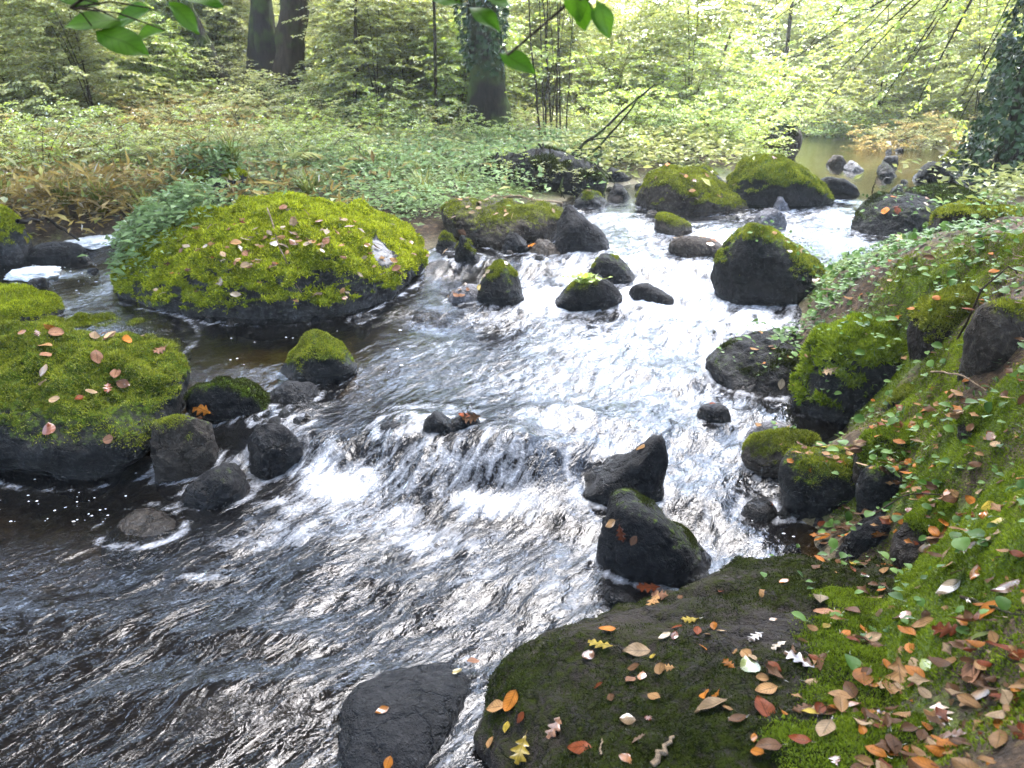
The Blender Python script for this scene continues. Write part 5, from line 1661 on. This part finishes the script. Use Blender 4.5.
F = [  # u, v, shape, colour, length in px, yaw, label
    (820, 601, 'beech', 'cream', 22, .4, 'cream beech leaf at the top of the foreground boulder above an orange tan one'), (824, 613, 'beech', 'pink', 19, 1.9, 'orange pink leaf just below the cream leaf at the top of the foreground boulder'),
    (826, 628, 'beech', 'yellow', 11, .9, 'tiny yellow leaf between dark soil and bright moss on the foreground boulder'), (852, 613, 'hazel', 'pink', 16, 2.5, 'dull pink leaf at the edge of the bright moss on the foreground boulder'),
    (779, 648, 'oak', 'cream', 20, 1.2, 'whitish lobed leaf beside the brown oak leaf on the foreground boulder'), (799, 662, 'oak', 'brown', 30, 2.2, 'crumpled brown oak leaf in the middle of the foreground boulder'),
    (750, 667, 'hazel', 'green', 24, 3.0, 'pale yellow green leaf lying alone on the dark soil of the foreground boulder'), (712, 709, 'beech', 'pale', 32, 1.5, 'pale tan leaf on edge with an orange one behind it on the foreground boulder'),
    (707, 697, 'beech', 'orange', 18, .2, 'orange leaf tucked behind a pale tan leaf on the foreground boulder'), (766, 692, 'beech', 'tan', 22, 1.4, 'tan leaf lying on top of a rusty leaf low on the foreground boulder'),
    (763, 711, 'beech', 'rust', 30, 3.0, 'rusty red brown leaf hanging point down below a tan leaf'), (863, 678, 'hazel', 'orange', 24, .3, 'bright orange brown cupped leaf on moss left of the big tan oak leaf'),
    (899, 680, 'oak', 'tan', 44, .3, 'big tan oak leaf lying on green moss of the foreground boulder'), (927, 667, 'beech', 'green', 18, .1, 'small pale yellowish green oval leaf right of the big tan oak leaf'),
    (849, 705, 'hazel', 'pink', 21, 2.2, 'round pinkish leaf overlapping a red orange one on the foreground moss'), (836, 713, 'beech', 'orange', 22, 1.3, 'red orange leaf partly under the round pinkish leaf'),
    (810, 715, 'beech', 'yellow', 15, 1.9, 'small mustard yellow leaf left of the overlapping pink and orange pair'), (826, 733, 'beech', 'pale', 27, .7, 'cream leaf with brown rim below the overlapping pink and orange pair'),
    (800, 743, 'beech', 'rust', 20, 2.0, 'dark red brown curled leaf near the bottom of the foreground boulder'), (755, 740, 'beech', 'orange', 10, .3, 'tiny orange leaf alone near the bottom of the foreground boulder'),
    (925, 626, 'beech', 'tan', 20, 1.7, 'tan orange leaf on the bright moss beside a wet brown clump'), (907, 618, 'hazel', 'orange', 14, .5, 'small orange leaf left of the tan orange leaf on bright moss'),
    (950, 632, 'oak', 'rust', 30, 2.5, 'wet red brown oak leaf beside the tan orange leaf on the bank'), (963, 645, 'oak', 'pink', 26, 1.7, 'pinkish brown lobed leaf below the wet red brown oak leaf'),
    (985, 639, 'hazel', 'green', 22, 1.5, 'light green leaf among brown litter at the right side'), (993, 612, 'beech', 'orange', 26, 1.4, 'orange leaf near the right edge above the light green leaf'),
    (1008, 588, 'beech', 'pink', 26, 1.8, 'pinkish tan leaf at the right edge over bright moss'), (976, 574, 'beech', 'orange', 17, .9, 'orange leaf on the brightest moss cushion at the right'),
    (950, 590, 'beech', 'cream', 24, 1.5, 'long cream leaf strip on the brightest moss cushion'), (948, 556, 'beech', 'pale', 15, 1.6, 'pale leaf on the front of the bright moss cushion'),
    (970, 549, 'hazel', 'pink', 19, 2.2, 'pinkish brown leaf on the top of the bright moss cushion'), (881, 540, 'oak', 'orange', 24, .6, 'orange leaf against the black hollow above the foreground boulder'),
    (823, 541, 'beech', 'orange', 16, 1.4, 'orange leaf floating in the still brown corner by the bank'), (852, 528, 'oak', 'brown', 34, 1.2, 'large wet brown leaf stranded on the shore by the brown corner'),
    (697, 633, 'beech', 'rust', 13, .3, 'small red leaf on the upper left part of the foreground boulder'), (756, 638, 'oak', 'grey', 18, 1.1, 'greyish lobed leaf on the bare soil of the foreground boulder'),
    (690, 621, 'oak', 'yellow', 18, 1.5, 'yellowish lobed leaf near the water edge of the foreground boulder'), (607, 632, 'beech', 'orange', 18, 1.4, 'orange leaf at the very water edge of the foreground boulder'),
    (601, 647, 'oak', 'yellow', 26, 2.0, 'yellow lobed leaf beside the orange one at the water edge'), (588, 656, 'hazel', 'pink', 15, .7, 'pinkish leaf lowest of the three leaves at the water edge'),
    (637, 653, 'beech', 'pale', 28, 1.6, 'long pale tan leaf on the left half of the foreground boulder'), (654, 659, 'beech', 'yellow', 11, .2, 'tiny yellowish leaf right of the long pale tan leaf'),
    (661, 671, 'hazel', 'tan', 15, .3, 'round tan leaf right of two orange brown leaves on the foreground boulder'), (642, 678, 'beech', 'orange', 14, .3, 'orange leaf between a round tan leaf and a brown pink one'),
    (630, 682, 'beech', 'pink', 15, .8, 'brown pink leaf left of the orange one on the foreground boulder'), (665, 638, 'beech', 'cream', 14, 1.2, 'cream leaf near the upper edge of the foreground boulder'),
    (675, 637, 'beech', 'rust', 12, .3, 'red brown leaf touching the cream leaf near the upper edge'), (513, 702, 'hazel', 'orange', 22, .7, 'bright orange leaf at the left edge of the foreground boulder'),
    (497, 709, 'beech', 'tan', 22, 1.8, 'orange tan leaf half over the left edge of the foreground boulder'), (507, 728, 'beech', 'yellow', 12, .3, 'small golden leaf below the two orange leaves at the left edge'),
    (557, 727, 'oak', 'pink', 28, .8, 'pinkish tan oak leaf in the lower left of the foreground boulder'), (521, 751, 'oak', 'yellow', 30, .3, 'golden yellow lobed leaf low at the left edge of the foreground boulder'),
    (580, 749, 'beech', 'rust', 24, 1.8, 'red brown leaf right of the pinkish tan oak leaf'), (628, 720, 'hazel', 'pale', 16, 1.6, 'pale cupped leaf in the lower middle of the foreground boulder'),
    (626, 761, 'hazel', 'orange', 21, .3, 'orange leaf at the bottom edge below the pale cupped leaf'), (640, 740, 'oak', 'brown', 20, 2.1, 'brown lobed leaf between the pale cupped leaf and the tan stick'),
    (941, 716, 'oak', 'tan', 34, .4, 'tan oak leaf on top of a purplish heap of wet leaves'), (925, 729, 'hazel', 'orange', 14, .3, 'small round orange leaf on the purplish heap of wet leaves'),
    (930, 742, 'oak', 'brown', 36, 1.8, 'wet dark leaf in the heap at the lower right'), (955, 738, 'oak', 'pink', 30, 2.6, 'purplish brown leaf at the right side of the wet heap'),
    (975, 676, 'beech', 'pink', 28, .5, 'pinkish tan leaf, upper one of the pair at the right edge'), (978, 696, 'beech', 'tan', 34, 1.8, 'shiny tan leaf, lower one of the pair at the right edge'),
    (457, 674, 'beech', 'yellow', 15, .4, 'golden leaf on the long submerged boulder at the bottom'), (473, 666, 'hazel', 'pink', 13, 1.2, 'pinkish leaf at the upper end of the long submerged boulder'),
    (382, 712, 'beech', 'orange', 14, 1.0, 'orange leaf on the wet side of the long submerged boulder'), (388, 764, 'beech', 'orange', 14, .2, 'orange leaf on the long submerged boulder at the bottom edge'),
    (203, 409, 'oak', 'orange', 25, 2.2, 'bright orange leaf caught upright between the massive left boulder and the brown rounded one'), (470, 418, 'oak', 'brown', 22, 1.1, 'wet brown leaf clump on the black stone at the lip of the cascade'),
    (464, 416, 'beech', 'rust', 14, 2.1, 'rusty leaf in the clump at the lip of the cascade'), (622, 533, 'oak', 'rust', 18, .2, 'reddish leaf on the black boulder in front of the foreground rock'),
    (612, 524, 'beech', 'tan', 14, 1.6, 'tan leaf near the peak of the black boulder'), (634, 540, 'beech', 'pink', 12, .8, 'pinkish leaf on the slope of the black boulder'), (642, 448, 'beech', 'tan', 12, 1.5, 'tan leaf near the tip of the pointed slab'),
    (648, 592, 'oak', 'rust', 24, 1.5, 'red brown leaf in the shallow clump beside the black boulder'), (662, 597, 'oak', 'pink', 24, 2.4, 'pinkish leaf in the shallow clump beside the black boulder'), (655, 602, 'oak', 'tan', 22, .6, 'tan leaf in the shallow clump beside the black boulder'),
    (480, 288, 'beech', 'yellow', 9, .1, 'yellow leaf stuck to the side of the rounded olive boulder'), (533, 245, 'oak', 'orange', 16, 1.5, 'orange leaf caught at the head of the left waterfall'), (618, 302, 'beech', 'rust', 9, .2, 'red leaf at the right foot of the dark boulder with the green plant'),
    (831, 371, 'oak', 'pale', 15, 1.6, 'pale leaf on the side of the shaggy domed boulder'), (781, 384, 'beech', 'cream', 11, .3, 'whitish leaf stuck to the long low boulder at the water line'), (730, 333, 'beech', 'cream', 12, 1.2, 'whitish leaf on the tip of the long low boulder'),
    (898, 318, 'oak', 'orange', 16, 1.5, 'orange leaf above the shaggy domed boulder'), (967, 381, 'beech', 'orange', 12, .2, 'orange leaf on the brown rock face of the right bank'), (899, 240, 'oak', 'yellow', 16, .5, 'golden leaf at the top of the right bank by the upper rapids'),
]
n_feat = 0
for u, v, sh, co, px, yaw, lab in F:
    p, n = seen(u, v)
    if p is None:
        continue
    wl = zw1(p)
    if p[2] < wl and p[1] > .8:
        p = atw(u, v)
        n = np.array([0, 0, 1.0])
        p[2] += .012
    dist = math.hypot(p[1], CAM_H - p[2], p[0])
    lay_leaf(p, n, sh, co, px / FPX * dist * .98, math.pi - yaw, lab, None, .14)
    n_feat += 1

# the rest lie about at random, on what they fell on
REST = [('A', 'long mossy boulder across the pool', 96, [(300, 262), (250, 290), (210, 275), (330, 245), (400, 280), (280, 240), (430, 270), (350, 300), (240, 300), (170, 295)], .13, ['pale', 'tan', 'pink', 'cream'], .065),
        ('B1', 'wide flat boulder at the left edge', 16, [(60, 335), (110, 340), (165, 340), (20, 345)], .14, ['pale', 'pink', 'tan', 'orange'], .075),
        ('B2', 'massive undercut boulder at the left edge', 12, [(30, 385), (80, 380), (115, 370), (60, 400), (140, 400)], .12, ['pale', 'pink', 'rust'], .07),
        ('JJ', 'flat mossy ledge behind the long boulder', 14, [(480, 218), (510, 215), (470, 225)], .3, ['pale', 'tan', 'pink'], .07),
        ('P', 'broad olive boulder in the upper stream', 12, [(720, 195), (700, 200), (745, 205), (670, 185)], .22, ['orange', 'pale', 'tan'], .07),
        ('U', 'dark sloping boulder by the upper pool', 12, [(900, 208), (930, 212), (890, 215)], .22, ['rust', 'orange', 'pale'], .08),
        ('R', 'large dark midstream boulder', 6, [(760, 256), (780, 262), (800, 270)], .1, ['pale', 'tan'], .06),
        ('T', 'low wet stone in the upper rapids', 7, [(690, 240), (705, 243)], .12, ['pale', 'pink', 'tan'], .06),
        ('K2', 'low wet stone by the round boulder', 12, [(465, 292), (475, 296)], .1, ['pink', 'pale', 'cream'], .055),
        ('FF', 'dark foreground boulder', 34, [(700, 670), (640, 700), (780, 680), (850, 650), (740, 620), (880, 720), (560, 700)], .2, ['brown', 'tan', 'rust', 'orange', 'pale', 'tan'], .036),
        ('bank', 'right bank among trailing plants', 44, [(900, 470), (960, 500), (860, 455), (980, 540), (930, 430), (880, 520), (840, 480), (1000, 480), (950, 600), (1000, 660), (980, 720), (1000, 560)], .16, ['tan', 'orange', 'pink', 'brown', 'rust', 'brown', 'yellow'], .05)]
CW = {'pale': 'pale tan', 'tan': 'tan brown', 'pink': 'pinkish brown', 'cream': 'cream coloured', 'orange': 'orange', 'rust': 'rust red', 'brown': 'dark brown', 'grey': 'greyish', 'yellow': 'yellow'}
for key, where, cnt, spots, sg, cols, size in REST:
    made = 0
    for k in range(cnt * 4):
        if made >= cnt:
            break
        u, v = spots[lr.integers(len(spots))]
        c, _ = seen(u, v)
        if c is None:
            continue
        p, n = drop(c[0] + lr.normal() * sg, c[1] + lr.normal() * sg)
        if p is None or p[2] < zw1(p) + .02 or n[2] < .25:
            continue
        co = cols[lr.integers(len(cols))]
        if key in ('A', 'B1', 'B2', 'P', 'JJ'):      # on top of the moss shoots
            p = p + n * {'A': .022, 'P': .014, 'JJ': .012}.get(key, .013)
        lay_leaf(p, n, ['beech', 'beech', 'oak', 'hazel'][lr.integers(4)], co, size * lr.uniform(.7, 1.25), lr.uniform(0, 6.28), f'{CW[co]} fallen leaf scattered on the {where}', f'{CW[co]} leaves on the {where}')
        made += 1

# uncountable litter over the banks: one object
def litter(areas, count, seed, size):
    r = np.random.default_rng(seed)
    V, Fc, MI, UVS, off = [], [], [], [], 0
    cols = ['tan', 'pale', 'brown', 'rust', 'tan', 'orange', 'brown', 'brown']
    tot = sum(a[-1] for a in areas)
    for u, v, rx, ry, w in areas:
        c, _ = seen(u, v)
        if c is None:
            continue
        for _ in range(int(count * w / tot)):
            a = r.normal(size=2)
            p, n = drop(c[0] + a[0] * rx, c[1] + a[1] * ry)
            if p is None or n[2] < .3 or p[2] < zw1(p) + .02:
                continue
            ci = r.integers(len(cols))
            sh = ['beech', 'oak', 'hazel'][r.integers(3)]
            vv, ff, uu = blade(1, .62, sh, 6, r.uniform(0, .14), r.uniform(-.15, .2), r.uniform(-.15, .2), int(r.integers(1, 9)))
            az = r.uniform(0, 6.28)
            U = n * .8 + np.array([0, 0, .3]) + r.normal(size=3) * .2
            V.append(orient(vv * size * r.uniform(.6, 1.2), p + np.array([0, 0, .02 if p[1] > 4.8 else .008]), [math.cos(az), math.sin(az), 0], U))
            UVS.append(uu)
            Fc.append(ff + off)
            MI.append(np.full(len(ff), ci))
            off += len(vv)
    me = make_mesh('leaf_litter', np.concatenate(V), np.concatenate(Fc), [LCM[c] for c in cols], True, {'leafuv': np.concatenate(UVS)}, np.concatenate(MI))
    tag(link('leaf_litter', me), 'brown autumn leaf litter over the stream banks', None, None, 'stuff')


litter([(960, 480, .3, .35, 1), (900, 460, .25, .25, .8), (1000, 600, .25, .25, .9), (940, 260, .6, .6, 1), (980, 330, .4, .4, .7), (960, 720, .2, .2, .5), (1015, 745, .2, .2, 1.3), (1020, 680, .15, .15, .6), (860, 470, .2, .2, .5), (1000, 420, .3, .3, .8), (880, 290, .4, .4, .4),
        (60, 205, 1.2, .5, .6), (180, 185, 1.0, .7, .5), (500, 200, .6, .4, .5), (220, 112, 2.2, 1.6, .9), (300, 258, .35, .3, .35), (250, 288, .25, .15, .25), (400, 275, .15, .2, .15), (190, 285, .15, .15, .15)], 1650, 3, .05)

# ---- moss over the bank soil
def bank_moss():
    r = np.random.default_rng(4)
    v, f = SOLIDS[0]
    c = v[f].mean(1)
    nr = (c[:, 0] > .6) & (c[:, 0] < 3.4) & (c[:, 1] > .7) & (c[:, 1] < 6.5)
    f = f[nr]
    w = np.zeros(len(v))
    for u, vv, z, rr, s in [(930, 545, .5, .30, 1), (985, 580, .65, .3, 1), (890, 640, .45, .35, .9), (930, 740, .6, .2, .45), (1015, 700, .6, .2, .5), (1020, 760, .6, .15, .5), (905, 300, .8, .6, .5), (980, 400, .8, .35, .7), (880, 450, .35, .3, .8), (930, 410, .45, .25, .9), (975, 285, .9, .5, .6),
                           (920, 600, .5, .3, .9), (1000, 500, .7, .2, .5)]:
        p = at(u, vv, z)
        w = np.maximum(w, s * np.exp(-((v[:, 0] - p[0]) ** 2 + (v[:, 1] - p[1]) ** 2) / rr ** 2))
    w = sstep(.25, .6, w + .3 * fbm(v * 5, 3, 8)) * (v[:, 2] > zwater(v[:, 0], v[:, 1]) + .03)
    tri = np.concatenate([f[:, [0, 1, 2]], f[:, [0, 2, 3]]])
    m = moss_tufts(v, tri, w, .011, 190000, M['moss_fresh'], 5, .7)
    tag(link('bank_moss', m), 'bright green moss cushions over the soil of the right bank', None, None, 'stuff')


bank_moss()
_ff = ROCKS['FF']
_mw = np.zeros(len(_ff.v))
for u, v, rr in [(880, 630, .22), (910, 690, .25), (860, 660, .14), (930, 740, .25), (850, 600, .12), (960, 620, .3), (830, 750, .12), (890, 760, .2), (800, 735, .08)]:
    p, n = seen(u, v)
    _mw = np.maximum(_mw, np.exp(-((_ff.v[:, 0] - p[0]) ** 2 + (_ff.v[:, 1] - p[1]) ** 2) / rr ** 2))
_mw = sstep(.35, .7, _mw + .35 * fbm(_ff.v * 6, 3, 4)) * (_ff.v[:, 2] > .05)
link('bright_moss', moss_tufts(_ff.v - np.array(_ff.o.location), _ff.f, _mw, .010, 90000, M['moss_fresh'], 9, .7), _ff.o)['label'] = 'brighter green moss creeping over the right part'

# ---- sticks, stalks, foam, the small plant
def stick(label, pts, r0, bark='brown', cat='stick', name='stick'):
    pts = np.array(pts)
    b = pts[0].copy()
    S = Soup()
    t = np.linspace(0, 1, 10)
    k = np.linspace(0, 1, len(pts))
    P = np.stack([np.interp(t, k, pts[:, j]) for j in range(3)], 1)
    P[1:-1] += lr.normal(size=(8, 3)) * r0 * .6
    S.tube(P - b, np.linspace(r0, r0 * .5, 10), 6, .5)
    o = link(name, S.mesh(name, [BARK[bark]], True), None, tuple(b))
    tag(o, label, cat)


def on(u, v, h=.01):
    p, n = seen(u, v)
    return p + np.array([0, 0, h])


BARK['pale'] = bark_material('pale_dead_wood', (.10, .07, .045), (.27, .20, .13))
stick('pale tan stick lying on the foreground boulder at the bottom edge', [on(652, 768), on(674, 740)], .0085, 'pale')
stick('short whitish twig beside the golden leaf on the foreground boulder', [on(600, 758), on(602, 742)], .003, 'pale', 'twig', 'twig')
stick('bare branch lying along the ledge behind the long mossy boulder', [on(478, 206, .02), on(500, 200, .05), on(530, 203, .04), on(562, 206, .03)], .018, 'pale', 'branch', 'branch')
stick('thin pale stalk leaning down the face of the long mossy boulder', [on(268, 215, .05), on(282, 260, .05), on(302, 297, .03)], .006, 'pale', 'stalk', 'stalk')
stick('dead stem arching across the right bank above the brown rock', [on(956, 345, .03), on(975, 320, .12), on(1000, 300, .14), on(1012, 296, .1)], .005, 'brown', 'stem', 'stem')
stick('dry twig pointing down the right bank below the shaggy domed boulder', [on(930, 378, .03), on(958, 388, .06), on(985, 398, .03)], .005, 'pale', 'twig', 'twig')
stick('thin twig lying over the right bank beside the brown corner of water', [on(870, 520, .02), on(905, 505, .05), on(950, 500, .02)], .004, 'brown', 'twig', 'twig')
stick('long thin root trailing over the litter at the right side', [on(960, 600, .01), on(990, 615, .02), on(1020, 622, .02)], .005, 'brown', 'root', 'root')
stick('fallen branch lying in the left channel beside the foam', [on(20, 233, .1), on(50, 232, .12), on(80, 246, .05)], .02, 'dark', 'branch', 'branch')
stick('thin forked twig sticking out of the far pool', [atw(872, 192), atw(872, 192) + np.array([.02, 0, .13])], .008, 'dark', 'twig', 'twig')

# white froth in the left channel
t = NT('froth')
p_ = t.n('BsdfPrincipled', Roughness=.6)
p_.inputs['Base Color'].default_value = (.55, .55, .54, 1)
nz = t.noise(28, 5, t.n('NewGeometry').outputs['Position'])
t.l(t.bump(nz.outputs[0], 1.0, .03), p_.inputs['Normal'])
FROTH = t.finish(p_.outputs[0])


def froth(label, u0, u1, v0, v1, h, seed):
    a, b = atw((u0 + u1) / 2, v1), atw((u0 + u1) / 2, v0)
    W = (u1 - u0) / FPX * a[1] / 2
    D = (b[1] - a[1]) / 2
    c = (a + b) / 2
    d, f = icosphere(5)
    v = d * np.array([W, D, h])
    v *= (1 + .45 * fbm(d * 2.2 + seed, 3, seed))[:, None]
    v[:, 2] += .012 * fbm(v * 22, 3, seed)
    o = link('froth', make_mesh('froth', v, f, [FROTH], True), None, tuple(c))
    tag(o, label, 'foam')


froth('long bank of white foam at the head of the left channel', 66, 132, 231, 250, .07, 4)
froth('small white foam patch left of the long foam bank', 34, 64, 238, 246, .04, 6)
froth('white foam patch floating nearest, at the left edge of the channel', 8, 62, 267, 282, .05, 9)

# small green plant on the dark boulder
c0, _ = seen(584, 282)
r = np.random.default_rng(3)
S = Soup()
n = 60
P = r.normal(size=(n, 3)) * np.array([.05, .035, .008]) + np.array([0, 0, .03])
v, f = leaf_quads(P, unit(r.normal(size=(n, 3)) * np.array([1, 1, .3]) + [0, 0, .4]), unit(r.normal(size=(n, 3)) * .4 + [0, 0, 1]), np.full(n, .045), np.full(n, .034), r)
S.add(v, f, np.repeat(r.uniform(.4, .9, n), 4))
for k in range(n):
    S.tube(np.stack([np.array([0, 0, -.02]), P[k] * [.5, .5, .3], P[k]]), [.003, .002, .0015], 3, .5)
tag(link('small_plant', S.mesh('small_plant', [LEAFM['hazel']]), None, tuple(c0)), 'small bright green plant growing on the dark boulder in the falls', 'plant')


# bubbles drifting on the quiet water
r = np.random.default_rng(12)
S = Soup()
for u0, u1, v0, v1, n in [(-20, 120, 496, 524, 34), (230, 420, 330, 375, 20), (20, 140, 470, 500, 10), (700, 800, 480, 560, 25), (0, 120, 262, 300, 30)]:
    for _ in range(n):
        p = atw(r.uniform(u0, u1), r.uniform(v0, v1))
        a = r.uniform(.0015, .0055) * (1 if p[1] < 4 else 1.5)
        th = np.linspace(0, 6.28, 7)[:-1]
        ring = np.stack([np.cos(th) * a * r.uniform(1, 1.8), np.sin(th) * a, np.zeros(6)], 1)
        v = np.concatenate([ring + p + [0, 0, .006], [p + [0, 0, .006 + a * .6]]])
        S.add(v, np.stack([np.arange(6), (np.arange(6) + 1) % 6, np.full(6, 6)], 1), 0)
tag(link('foam_bubbles', S.mesh('foam_bubbles', [FROTH], True)), 'white foam bubbles drifting on the quiet water', None, None, 'stuff')
# ------------------------------------------------------------------ damp air
def haze(density):
    v = np.array([[x, y, z] for z in (-2.5, 32) for y in (-25, 160) for x in (-80, 80)], float)
    f = np.array([[0, 2, 3, 1], [4, 5, 7, 6], [0, 1, 5, 4], [2, 6, 7, 3], [0, 4, 6, 2], [1, 3, 7, 5]])
    t = NT('damp_air')
    p = t.n('VolumePrincipled', Density=density)
    p.inputs['Color'].default_value = (0.93, 0.96, 0.9, 1)
    p.inputs['Anisotropy'].default_value = 0.3
    t.l(p.outputs[0], t.out.inputs['Volume'])
    o = link('haze', make_mesh('haze', v, f, [t.m], False))
    tag(o, 'thin pale haze in the damp air of the valley', kind='stuff')


haze(0.0014)
# ------------------------------------------------------------------ light
SUN_EL, SUN_AZ = math.radians(66), math.radians(14)      # azimuth from +y towards +x
w = bpy.data.worlds.new('World')
scene.world = w
w.use_nodes = True
nt = w.node_tree
bg = nt.nodes['Background']
sky = nt.nodes.new('ShaderNodeTexSky')
sky.sky_type = 'NISHITA'
sky.sun_disc = False
sky.sun_elevation = SUN_EL
sky.sun_rotation = SUN_AZ
sky.air_density = 1.0
sky.dust_density = 1.2
sky.ozone_density = 1.0
hs = nt.nodes.new('ShaderNodeHueSaturation')
hs.inputs['Saturation'].default_value = 0.82
nt.links.new(sky.outputs[0], hs.inputs['Color'])
nt.links.new(hs.outputs[0], bg.inputs[0])
bg.inputs[1].default_value = 0.15
sd = bpy.data.lights.new('sun', 'SUN')
sd.energy = 1.5
sd.angle = math.radians(60)
sd.color = (1.0, 0.965, 0.93)
so = link('sun', sd)
dv = Vector((math.sin(SUN_AZ) * math.cos(SUN_EL), math.cos(SUN_AZ) * math.cos(SUN_EL), math.sin(SUN_EL)))
so.rotation_euler = dv.to_track_quat('Z', 'Y').to_euler()
scene.render.engine = 'CYCLES'
cy = scene.cycles
cy.max_bounces = 5
cy.diffuse_bounces = 2
cy.glossy_bounces = 2
cy.transmission_bounces = 3
cy.transparent_max_bounces = 4
cy.volume_bounces = 0
cy.sample_clamp_indirect = 4
cy.caustics_reflective = False
cy.caustics_refractive = False
cy.use_denoising = True
vs = scene.view_settings
vs.view_transform = 'Standard'
vs.look = 'None'
vs.exposure = EXPOSURE
vs.gamma = 1
vs.use_curve_mapping = False
